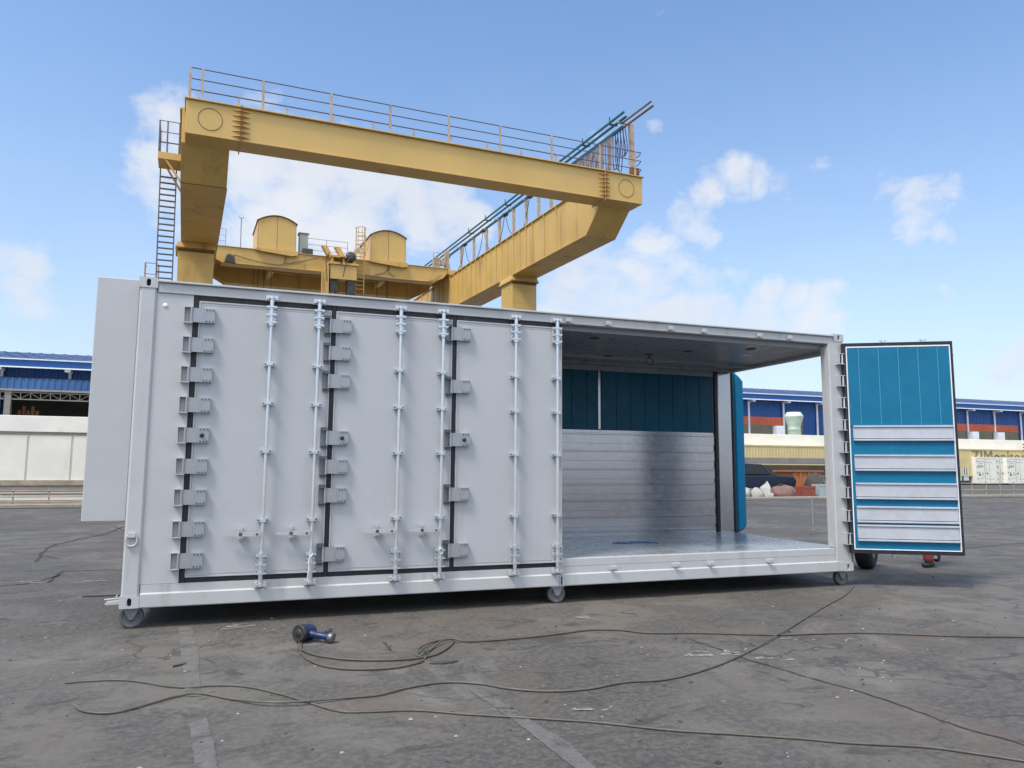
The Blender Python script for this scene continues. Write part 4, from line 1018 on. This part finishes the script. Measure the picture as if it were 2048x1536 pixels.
CRACKS = [[(-1.591, 12.059), (-1.66, 10.189), (-1.93, 8.934), (-2.117, 7.859), (-2.067, 6.873), (-1.827, 5.333)], [(-0.439, 4.029), (-0.815, 4.146), (-1.107, 4.136), (-1.246, 4.081), (-1.192, 3.093)], [(-1.169, 3.866), (-1.391, 3.156), (-1.655, 3.005), (-1.942, 2.983)], [(4.467, -1.803), (4.507, -2.239), (4.519, -2.525), (4.591, -2.967), (4.67, -3.333), (4.709, -3.685), (4.706, -4.023), (4.781, -4.387), (4.824, -4.609)], [(13.127, 2.746), (14.393, 2.997), (15.44, 3.174)], [(2.054, -1.119), (2.075, -1.435)], [(4.456, -0.622), (4.57, -0.762)], [(-1.394, 10.613), (-1.939, 12.46)], [(-2.651, 6.827), (-2.186, 6.543), (-1.585, 5.625)]]
SPILL = [((4.351, -2.394), 0.16), ((4.56, -2.321), 0.092), ((4.706, -2.542), 0.1), ((4.233, -2.277), 0.09), ((7.548, -1.542), 0.291), ((7.496, -1.936), 0.229), ((5.268, -2.066), 0.064), ((5.746, -2.224), 0.056), ((3.66, 1.024), 0.219), ((4.027, -0.736), 0.134), ((2.933, -3.183), 0.069), ((2.802, -3.12), 0.05), ((-1.412, 3.243), 0.14), ((-0.748, 3.075), 0.141), ((0.972, -0.154), 0.104)]
CLOUDS = [((-0.095, 0.913, 0.396), 0.045, 0.9), ((-0.067, 0.925, 0.374), 0.05, 0.9), ((-0.11, 0.933, 0.343), 0.045, 0.85), ((-0.093, 0.944, 0.316), 0.05, 0.7), ((0.001, 0.93, 0.368), 0.07, 1), ((0.05, 0.935, 0.351), 0.075, 1), ((0.091, 0.926, 0.367), 0.06, 1), ((0.124, 0.932, 0.34), 0.06, 1), ((0.149, 0.925, 0.351), 0.04, 0.95), ((0.194, 0.921, 0.339), 0.055, 1), ((0.237, 0.908, 0.346), 0.06, 1), ((0.27, 0.903, 0.335), 0.04, 0.95), ((0.016, 0.95, 0.313), 0.07, 1), ((0.102, 0.948, 0.303), 0.08, 1), ((0.19, 0.93, 0.314), 0.06, 1), ((0.505, 0.795, 0.336), 0.035, 0.6), ((0.534, 0.77, 0.35), 0.035, 0.75), ((0.562, 0.746, 0.359), 0.035, 0.8), ((0.587, 0.73, 0.35), 0.03, 0.7), ((0.612, 0.716, 0.335), 0.025, 0.55), ((0.535, 0.784, 0.316), 0.035, 0.7), ((0.553, 0.778, 0.3), 0.028, 0.7), ((0.485, 0.823, 0.296), 0.04, 0.75), ((0.514, 0.81, 0.282), 0.03, 0.6), ((0.421, 0.871, 0.254), 0.07, 0.85), ((0.48, 0.842, 0.246), 0.07, 0.8), ((0.535, 0.809, 0.243), 0.06, 0.7), ((0.584, 0.771, 0.252), 0.04, 0.55), ((0.617, 0.756, 0.219), 0.045, 0.95), ((0.645, 0.735, 0.21), 0.04, 0.95), ((0.671, 0.712, 0.207), 0.035, 0.95), ((0.601, 0.775, 0.195), 0.06, 0.95), ((0.657, 0.731, 0.185), 0.06, 0.9), ((0.56, 0.803, 0.204), 0.06, 0.85), ((0.455, 0.866, 0.209), 0.07, 0.85), ((0.375, 0.9, 0.223), 0.06, 0.85), ((0.39, 0.9, 0.197), 0.09, 0.9), ((0.468, 0.862, 0.195), 0.09, 0.9), ((0.541, 0.82, 0.186), 0.09, 0.9), ((0.602, 0.778, 0.18), 0.08, 0.9), ((0.649, 0.741, 0.17), 0.07, 0.85), ((0.423, 0.877, 0.229), 0.07, 0.8), ((0.511, 0.831, 0.22), 0.07, 0.75), ((0.7, 0.633, 0.33), 0.03, 0.75), ((0.721, 0.619, 0.31), 0.035, 0.85), ((0.741, 0.597, 0.307), 0.03, 0.75), ((0.729, 0.621, 0.287), 0.03, 0.8), ((0.729, 0.629, 0.272), 0.025, 0.75), ((0.749, 0.607, 0.265), 0.02, 0.65), ((0.641, 0.678, 0.36), 0.018, 0.45), ((0.63, 0.691, 0.354), 0.016, 0.4), ((0.756, 0.623, 0.201), 0.018, 0.55), ((0.454, 0.778, 0.434), 0.022, 0.7), ((0.397, 0.818, 0.416), 0.02, 0.5), ((-0.008, 0.899, 0.438), 0.03, 0.5), ((-0.255, 0.943, 0.214), 0.05, 0.75), ((-0.245, 0.952, 0.183), 0.06, 0.7), ((-0.217, 0.96, 0.175), 0.05, 0.45), ((0.801, 0.584, 0.128), 0.06, 0.9), ((0.785, 0.609, 0.113), 0.05, 0.6), ((0.617, 0.607, 0.501), 0.03, 0.28), ((0.637, 0.607, 0.475), 0.025, 0.25), ((0.646, 0.747, 0.155), 0.1, 0.55)]

def ribbon(name, pts, w, z, m, rnd_w=.35, seed=1):
    rn = random.Random(seed); P = smooth_path([(x,y,0) for x, y in pts], 6); pr = []
    for i, p in enumerate(P):
        d = P[min(i+1,len(P)-1)]-P[max(i-1,0)]; nrm = Vector((-d.y,d.x,0)).normalized()
        ww = w*(1+rnd_w*rn.uniform(-1,1))*(.35 if i in (0,len(P)-1) else 1); o = nrm*w*.6*rn.uniform(-1,1)
        a = p+o+nrm*ww/2; b = p+o-nrm*ww/2; pr.append(((a.x,a.y),(b.x,b.y)))
    return tag(MB().strip(pr, z).build(name, M[m]), kind='structure')
for i, c in enumerate(CRACKS):
    w = .018
    if i in (3,): w = .012
    if i in (0,1,2,7,4): w = .05 if i == 0 else .035
    ribbon('crack', c, w, .004, 'crack', .5, i)
def worn_line(name, pairs, z, seed):
    rn = random.Random(seed); out = []
    for (a, b), (c, d) in zip(pairs, pairs[1:]):
        n = 14
        for i in range(n):
            t = i/n; L_ = Vector(a).lerp(Vector(c), t); R_ = Vector(b).lerp(Vector(d), t); k = (R_-L_)
            out.append((tuple(L_-k*rn.uniform(-.03,.04)), tuple(R_+k*rn.uniform(-.03,.04))))
    out.append(pairs[-1]); return out
# paint survives only in stretches
la = worn_line('line', LINE1, .004, 4); lb_ = worn_line('line', LINE2, .004, 5)
for seg in (la[:41], la[44:]): tag(MB().strip(seg, .004).build('painted_line', M['line']), kind='structure')
for seg in (lb_[0:15], lb_[16:]): tag(MB().strip(seg, .004).build('painted_line', M['line']), kind='structure')
def blot(name, x, y, rx0, ry0, z, m, seed, ang=0):
    rn = random.Random(seed); n = 26; ph = [rn.uniform(0,6.28) for _ in range(5)]; vs = []
    for i in range(n):
        t = 2*PI*i/n; k = 1+.28*math.sin(2*t+ph[0])+.2*math.sin(3*t+ph[1])+.16*math.sin(5*t+ph[2])+.12*math.sin(9*t+ph[3])+.1*rn.uniform(-1,1)
        px, py = rx0*k*math.cos(t), ry0*k*math.sin(t); vs.append((x+px*math.cos(ang)-py*math.sin(ang), y+px*math.sin(ang)+py*math.cos(ang), z))
    return tag(MB().add(vs, [tuple(range(n))]).build(name, M[m]), kind='structure')
for i, ((x,y),w) in enumerate(SPILL):
    if i in (4,5): continue
    for k in range(3):
        rn = random.Random(i*7+k); blot('dried_spill', x+rn.uniform(-1,1)*w, y+rn.uniform(-1,1)*w*.8, w*rn.uniform(.2,.6), w*rn.uniform(.12,.35), .004+.0015*k+.0001*i, 'spill', i*9+k, rn.uniform(-.6,.2))
# loose grit nobody could count
def grit(name, m, n, seed, smin, smax):
    rn = random.Random(seed); mb = MB()
    for i in range(n):
        if rn.random() < .55:
            x = rn.uniform(-3.5, 10.5); y = rn.uniform(-4.6, 3.5)
        else:
            cx_, cy_ = rn.choice([(1.9,-.9),(4.4,-2.3),(8.2,-.4),(1.6,-3.3),(5.2,-2.4),(7.5,-1.8),(.3,-1.3),(2.4,-3.6)]); x = rn.gauss(cx_,.7); y = rn.gauss(cy_,.5)
        if y < -6.2: continue
        s = smin+(smax-smin)*rn.random()**3; a = rn.uniform(0,6.28); e = rn.uniform(.35,1); vs = []
        for k in range(5):
            t = a+2*PI*k/5+rn.uniform(-.3,.3); r_ = s*rn.uniform(.7,1.1); vs.append((x+math.cos(t)*r_, y+math.sin(t)*r_*e, .0025))
        h = s*rn.uniform(.15,.5)
        vs += [(x+(v[0]-x)*.7, y+(v[1]-y)*.7, .0025+h) for v in vs[:5]]
        mb.add(vs, [(k,(k+1)%5,5+(k+1)%5,5+k) for k in range(5)]+[(5,6,7,8,9)])
    return tag(mb.build(name, M[m]), kind='stuff')
grit('pale_grit', 'chip_light', 420, 5, .003, .016); grit('dark_grit', 'chip_dark', 520, 6, .004, .020)
# a few pieces one can point at
s = MB(); P = [(-.10,.0),(-.06,.028),(.0,.034),(.07,.026),(.11,.0),(.06,-.03),(-.02,-.036),(-.08,-.02)]; s.prism(P, 'z', .003, .010)
o = s.build('flat_scrap', M['plaster']); o.location = (2.36,-1.89,0); tag(o, 'small dark leaf shaped scrap lying right of the hose coil', 'scrap')
for (x,y,a,l,w,m,lab) in ((.96,-.22,.35,.16,.006,'chip_light','thin pale stick lying left of the blue tool'),(.58,-1.38,.5,.05,.012,'plaster','short black strip lying beside the worn painted line'),
        (-.20,1.45,.3,.14,.008,'chip_dark','dark thin stick on the ground left of the left caster'),(-.42,1.9,-.1,.20,.02,'plaster','flat dark strip on the ground far left of the left caster')):
    o = MB().prism([(-l,-w),(l*.9,-w*.6),(l,w*.7),(-l*.8,w)], 'z', .003, .012).build('stick', M[m]); o.location = (x,y,0); o.rotation_euler = (0,0,a); tag(o, lab, 'stick')

# hoses
def hose(name, pts, r, m, lab, cross=()):
    P = []; 
    for i, (x, y) in enumerate(pts): P.append((x, y, r+.003+(2.1*r if i in cross else 0)))
    return tag(MB().tube(smooth_path(P, 6), r, 8).build(name, M[m]), lab, 'hose')
hose('air_hose', HOSE1, .0078, 'hose_red', 'grey brown air hose looping from the blue tool and running to the right edge', (25,26,30,31))
hose('air_hose', HOSE2, .0070, 'hose', 'olive hose snaking from the right end of the container to the left foreground', (4,17,18))
hose('air_hose', HOSE3, .0058, 'hose', 'thin olive hose crossing the foreground from left to the lower right corner')
cp_ = MB(); cp_.box(2.262,2.300,-1.70,-1.675,.006,.05).tube([(2.27,-1.70,.03),(2.30,-1.66,.05),(2.31,-1.63,.03)],.008,6)
tag(cp_.build('hose_clip', M['tool_steel']), 'small steel clip binding the hose coil', 'clip')

# blue air tool
tool = empty('air_tool', (1.50,-.93,0)); tag(tool, 'blue pneumatic grinder with dark drum face lying on the concrete', 'power tool')
hd = MB(); dx = Vector((-.72,-.69,.10)).normalized(); c = Vector((-.03,.03,.070))
hd.lathe(c, dx, [(-.085,.0),(-.085,.045),(-.07,.060),(-.045,.064),(.020,.064),(.024,.067),(.050,.067)], 24); hd.build('head', M['tool_blue'], tool)
dk = MB(); dk.lathe(c, dx, [(.050,.0665),(.078,.066),(.084,.060),(.080,.052),(.079,.030),(.082,.028),(.082,0)], 24); dk.build('drum', M['tool_dark'], tool)
bd = MB(); p0 = Vector((.0,.0,.066)); p1 = Vector((.155,-.085,.042))
d_ = (p1-p0).normalized()
bd.lathe(p0, d_, [(0,.030),(.03,.032),(.06,.026),(.12,.024),(.15,.032),(.165,.036)], 18); bd.build('body', M['tool_blue'], tool)
en = MB(); en.lathe(p0+d_*.165, d_, [(0,.0365),(.012,.043),(.04,.043),(.044,.038),(.040,.028),(.036,.02),(.036,0)], 20); en.build('end_cap', M['tool_steel'], tool)
ft_ = MB(); q0 = Vector((.05,.02,.045)); q1 = Vector((.19,.27,.026)); dd = (q1-q0).normalized()
ft_.lathe(q0, dd, [(0,.015),(.08,.015),(.09,.021),(.11,.021),(.112,.015),(.13,.015),(.135,.022),(.16,.022),(.165,.016),(.19,.016),(.2,.026),(.25,.030),(.285,.026),(.29,.018),(.29,0)], 14); ft_.build('hose_fitting', M['tool_steel'], tool)
MB().tube(smooth_path([(-.065,-.01,.05),(-.085,-.03,.028),(-.075,-.09,.016)],4),.0105,8).build('hose_nipple', M['tool_dark'], tool)

# ------------------------------------------------------------------ wheel and person behind the open leaf
wl = empty('spare_wheel', (9.38, 1.20, 0)); tag(wl, 'black tyre standing upright in the shadow behind the open teal door', 'wheel'); wl.rotation_euler = (0,0,.6)
m1 = MB(); m1.lathe((0,-.11,.315), (0,1,0), [(0,.18),(-.005,.25),(.02,.305),(.05,.315),(.17,.315),(.20,.305),(.225,.25),(.22,.18)], 30); ty = m1.build('tyre', M['tyre'], wl)
m1 = MB(); m1.lathe((0,-.10,.315), (0,1,0), [(.03,0),(.03,.06),(.01,.07),(.05,.15),(.0,.178),(.01,.185),(.2,.185),(.2,0)], 24)
for i in range(5): a = 2*PI*i/5; m1.cyl((math.cos(a)*.10,-.11,.315+math.sin(a)*.10),(math.cos(a)*.10,-.06,.315+math.sin(a)*.10),.012,6)
m1.build('rim', M['rim'], wl)

def skin_obj(name, m, J, E, parent, sub=2, root=0):
    me = bpy.data.meshes.new(name); me.from_pydata([j[:3] for j in J], E, []); me.update()
    o = bpy.data.objects.new(name, me); C.objects.link(o); o.parent = parent
    sk_ = o.modifiers.new('Skin', 'SKIN'); sk_.use_smooth_shade = True
    for i, j in enumerate(J):
        sv = me.skin_vertices[0].data[i]; sv.radius = (j[3], j[4] if len(j) > 4 else j[3]); sv.use_root = (i == root)
    sb = o.modifiers.new('Subsurf', 'SUBSURF'); sb.levels = sub; sb.render_levels = sub
    me.materials.append(M[m]); return o
pe = empty('person', (10.32, 1.06, 0), PI); tag(pe, 'person in red trousers and dark shoes standing behind the open door leaf', 'person')
# local +x = where the person faces; the rear foot is lifted on its toe
hipz = .90
legF = [(.02,.09,hipz-.04,.095),(.07,.10,.50,.068),(.04,.10,.30,.062),(.02,.10,.10,.042)]
legR = [(-.01,-.09,hipz-.04,.095),(-.02,-.10,.52,.068),(-.20,-.10,.36,.060),(-.36,-.10,.22,.042)]
J = [(0,0,hipz+.02,.125,.10)]+legF+legR+[(0,0,1.10,.125,.09),(.01,0,1.30,.145,.10),(.0,0,1.43,.09,.07),(.01,0,1.50,.056),(.03,0,1.58,.080,.09),(.035,0,1.67,.085,.10),(.03,0,1.73,.06,.07)]
sh = len(J); J += [(0,.18,1.40,.060),(.02,.24,1.14,.046),(.14,.22,.93,.036),(.19,.21,.86,.030),(0,-.18,1.40,.060),(.02,-.24,1.14,.046),(.14,-.22,.93,.036),(.19,-.21,.86,.030)]
E = [(0,1),(1,2),(2,3),(3,4),(0,5),(5,6),(6,7),(7,8),(0,9),(9,10),(10,11),(11,12),(12,13),(13,14),(14,15),(11,sh),(sh,sh+1),(sh+1,sh+2),(sh+2,sh+3),(11,sh+4),(sh+4,sh+5),(sh+5,sh+6),(sh+6,sh+7)]
nf = len(J)
for sy in (1, -1):                                                  # five fingers rooted in each palm
    w_ = sh+3 if sy > 0 else sh+7
    for k, (oy, ln) in enumerate(((.030,.062),(.012,.075),(-.008,.07),(-.026,.055))):
        J += [(.225,.21*sy+oy,.815,.0105),(.232,.21*sy+oy,.815-ln*.55,.0095),(.215,.21*sy+oy,.815-ln,.008)]; b_ = len(J)-3; E += [(w_,b_),(b_,b_+1),(b_+1,b_+2)]
    J += [(.225,.21*sy-.035*sy,.845,.011),(.255,.21*sy-.045*sy,.815,.0095)]; b_ = len(J)-2; E += [(w_,b_),(b_,b_+1)]
skin_obj('body', 'skin', J, E, pe)
tj = [(0,0,hipz+.06,.150,.118)]+[(a,b,c,r+.022) for a,b,c,r in legF[:3]]+[(.03,.10,.06,.078)]+[(a,b,c,r+.022) for a,b,c,r in legR[:3]]+[(-.36,-.10,.22,.060)]
skin_obj('trousers', 'cloth_red', tj, [(0,1),(1,2),(2,3),(3,4),(0,5),(5,6),(6,7),(7,8)], pe)
jj = [(0,0,.93,.155,.12),(0,0,1.12,.155,.118),(.01,0,1.30,.165,.122),(0,0,1.42,.115,.09),(0,.19,1.40,.080),(.02,.25,1.15,.062),(.13,.225,.96,.050),(0,-.19,1.40,.080),(.02,-.25,1.15,.062),(.13,-.225,.96,.050)]
skin_obj('jacket', 'cloth_navy', jj, [(0,1),(1,2),(2,3),(3,4),(4,5),(5,6),(3,7),(7,8),(8,9)], pe)
skin_obj('hair', 'hair', [(.0,0,1.63,.080,.088),(.01,0,1.71,.088,.092),(.025,0,1.75,.066,.075)], [(0,1),(1,2)], pe)
f = MB(); f.lathe((.125,0,1.625),(1,0,-.1),[(0,.012),(.015,.010),(.022,0)],8).lathe((.105,.034,1.655),(1,.2,0),[(0,.012),(.008,.008),(.01,0)],8).lathe((.105,-.034,1.655),(1,-.2,0),[(0,.012),(.008,.008),(.01,0)],8); f.build('face', M['skin'], pe)
skin_obj('shoe', 'shoe', [(-.06,.10,.052,.046,.046),(.05,.10,.050,.046,.044),(.16,.10,.040,.046,.034)], [(0,1),(1,2)], pe)
skin_obj('shoe', 'shoe', [(-.375,-.10,.18,.048,.048),(-.36,-.10,.10,.050,.048),(-.33,-.10,.045,.044,.036)], [(0,1),(1,2)], pe)

# ------------------------------------------------------------------ sky, sun, camera
def make_world():
    w = bpy.data.worlds.new('World'); bpy.context.scene.world = w; w.use_nodes = True; t = NT(w.node_tree)
    bg = t.n['Background']; out = t.n['World Output']
    sky = t.n.new('ShaderNodeTexSky'); sky.sky_type = 'NISHITA'; sky.sun_disc = False
    sky.sun_elevation = SUN_EL; sky.sun_rotation = SUN_ROT; sky.altitude = 50; sky.air_density = 1.15; sky.dust_density = 1.2; sky.ozone_density = 3.2
    t.link(t.mix(1., sky.outputs[0], SKY_TINT, 'MULTIPLY'), bg.inputs['Color']); bg.inputs['Strength'].default_value = SKY_STR
    vec = t.node('ShaderNodeTexCoord').outputs['Generated']
    sx = t.n.new('ShaderNodeSeparateXYZ'); t.link(vec, sx.inputs[0]); el = sx.outputs['Z']
    # cumulus banks as lumps placed by compass direction, broken up by noise
    nz = t.n.new('ShaderNodeTexNoise'); nz.inputs['Scale'].default_value = 5.5; nz.inputs['Detail'].default_value = 7; nz.inputs['Roughness'].default_value = .6
    t.link(vec, nz.inputs['Vector'])
    a1 = t.n.new('ShaderNodeVectorMath'); a1.operation = 'SUBTRACT'; t.link(nz.outputs['Color'], a1.inputs[0]); a1.inputs[1].default_value = (.5,.5,.5)
    a2 = t.n.new('ShaderNodeVectorMath'); a2.operation = 'SCALE'; t.link(a1.outputs[0], a2.inputs[0]); a2.inputs['Scale'].default_value = .13
    a3 = t.n.new('ShaderNodeVectorMath'); a3.operation = 'ADD'; t.link(vec, a3.inputs[0]); t.link(a2.outputs[0], a3.inputs[1]); wvec = a3.outputs[0]
    blob = None
    for d, r, amp in CLOUDS:
        vn = t.n.new('ShaderNodeVectorMath'); vn.operation = 'DISTANCE'; t.link(wvec, vn.inputs[0]); vn.inputs[1].default_value = d
        f = t.ramp(vn.outputs['Value'], r*1.6, r*.15, 0., amp)
        blob = f if blob is None else t.math('MAXIMUM', blob, f)
    v2 = t.mapping(vec, (1, 1, 1.7))
    n1 = t.noise(v2, 15, 9, .62, .35); n2 = t.noise(v2, 3.2, 5, .55, .2)
    dens = t.math('ADD', t.math('MULTIPLY', blob, .72), t.math('MULTIPLY', t.math('SUBTRACT', n1, .5), .95))
    dens = t.ramp(dens, .12, .78)
    # a thin high veil and the whitish air over the horizon
    veil = t.math('MULTIPLY', t.ramp(t.noise(t.mapping(vec, (1,1,3.)), 4, 7, .6, .6), .48, .75), t.ramp(el, .55, .15))
    hz = t.math('POWER', t.math('SUBTRACT', 1., el, True), 3.7)
    # bright broken overcast added out of view behind the camera, fills the front faces
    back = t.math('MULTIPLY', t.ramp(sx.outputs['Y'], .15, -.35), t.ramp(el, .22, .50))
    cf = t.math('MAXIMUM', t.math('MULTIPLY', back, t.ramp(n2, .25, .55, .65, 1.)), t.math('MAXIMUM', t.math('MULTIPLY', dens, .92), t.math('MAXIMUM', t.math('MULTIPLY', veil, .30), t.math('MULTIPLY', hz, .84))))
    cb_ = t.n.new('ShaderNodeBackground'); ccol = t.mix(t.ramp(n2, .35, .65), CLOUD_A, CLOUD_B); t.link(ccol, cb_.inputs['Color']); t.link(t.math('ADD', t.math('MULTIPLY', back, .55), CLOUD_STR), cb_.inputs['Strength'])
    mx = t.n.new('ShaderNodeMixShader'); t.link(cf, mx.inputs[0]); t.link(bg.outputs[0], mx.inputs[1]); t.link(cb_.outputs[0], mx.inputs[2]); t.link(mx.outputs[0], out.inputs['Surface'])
SDIR = Vector((-.60,-.30,1.05)).normalized()
SUN_EL = math.asin(SDIR.z); SUN_ROT = math.atan2(SDIR.x, SDIR.y) % (2*PI)
SKY_STR = .10; CLOUD_STR = .56; SKY_TINT = (.98,1.16,1.29); CLOUD_A = (.80,.84,.92); CLOUD_B = (.90,.92,.96)
make_world()
sl = bpy.data.lights.new('sun', 'SUN'); sl.energy = 2.2; sl.angle = math.radians(14); sl.color = (1,.93,.83)
so = bpy.data.objects.new('sun', sl); C.objects.link(so); so.rotation_euler = (-SDIR).to_track_quat('-Z', 'Y').to_euler(); so.location = SDIR*60

cam = bpy.data.cameras.new('camera'); co = bpy.data.objects.new('camera', cam); C.objects.link(co); bpy.context.scene.camera = co
cam.sensor_fit = 'HORIZONTAL'; cam.sensor_width = 36; cam.lens = 36*1480/2048; cam.clip_start = .05; cam.clip_end = 2000
yaw, pitch, roll = .3440, .1120, .006
fw = Vector((math.sin(yaw)*math.cos(pitch), math.cos(yaw)*math.cos(pitch), math.sin(pitch)))
r0 = Vector((math.cos(yaw), -math.sin(yaw), 0)); u0 = r0.cross(fw)
r2 = r0*math.cos(roll)+u0*math.sin(roll); u2 = u0*math.cos(roll)-r0*math.sin(roll)
mw = Matrix((r2, u2, -fw)).transposed().to_4x4(); mw.translation = (.953,-7.246,1.403); co.matrix_world = mw
sc = bpy.context.scene
sc.view_settings.view_transform = 'Standard'; sc.view_settings.look = 'None'; sc.view_settings.gamma = 1; sc.view_settings.exposure = .8
sc.cycles.max_bounces = 8; sc.cycles.use_denoising = True
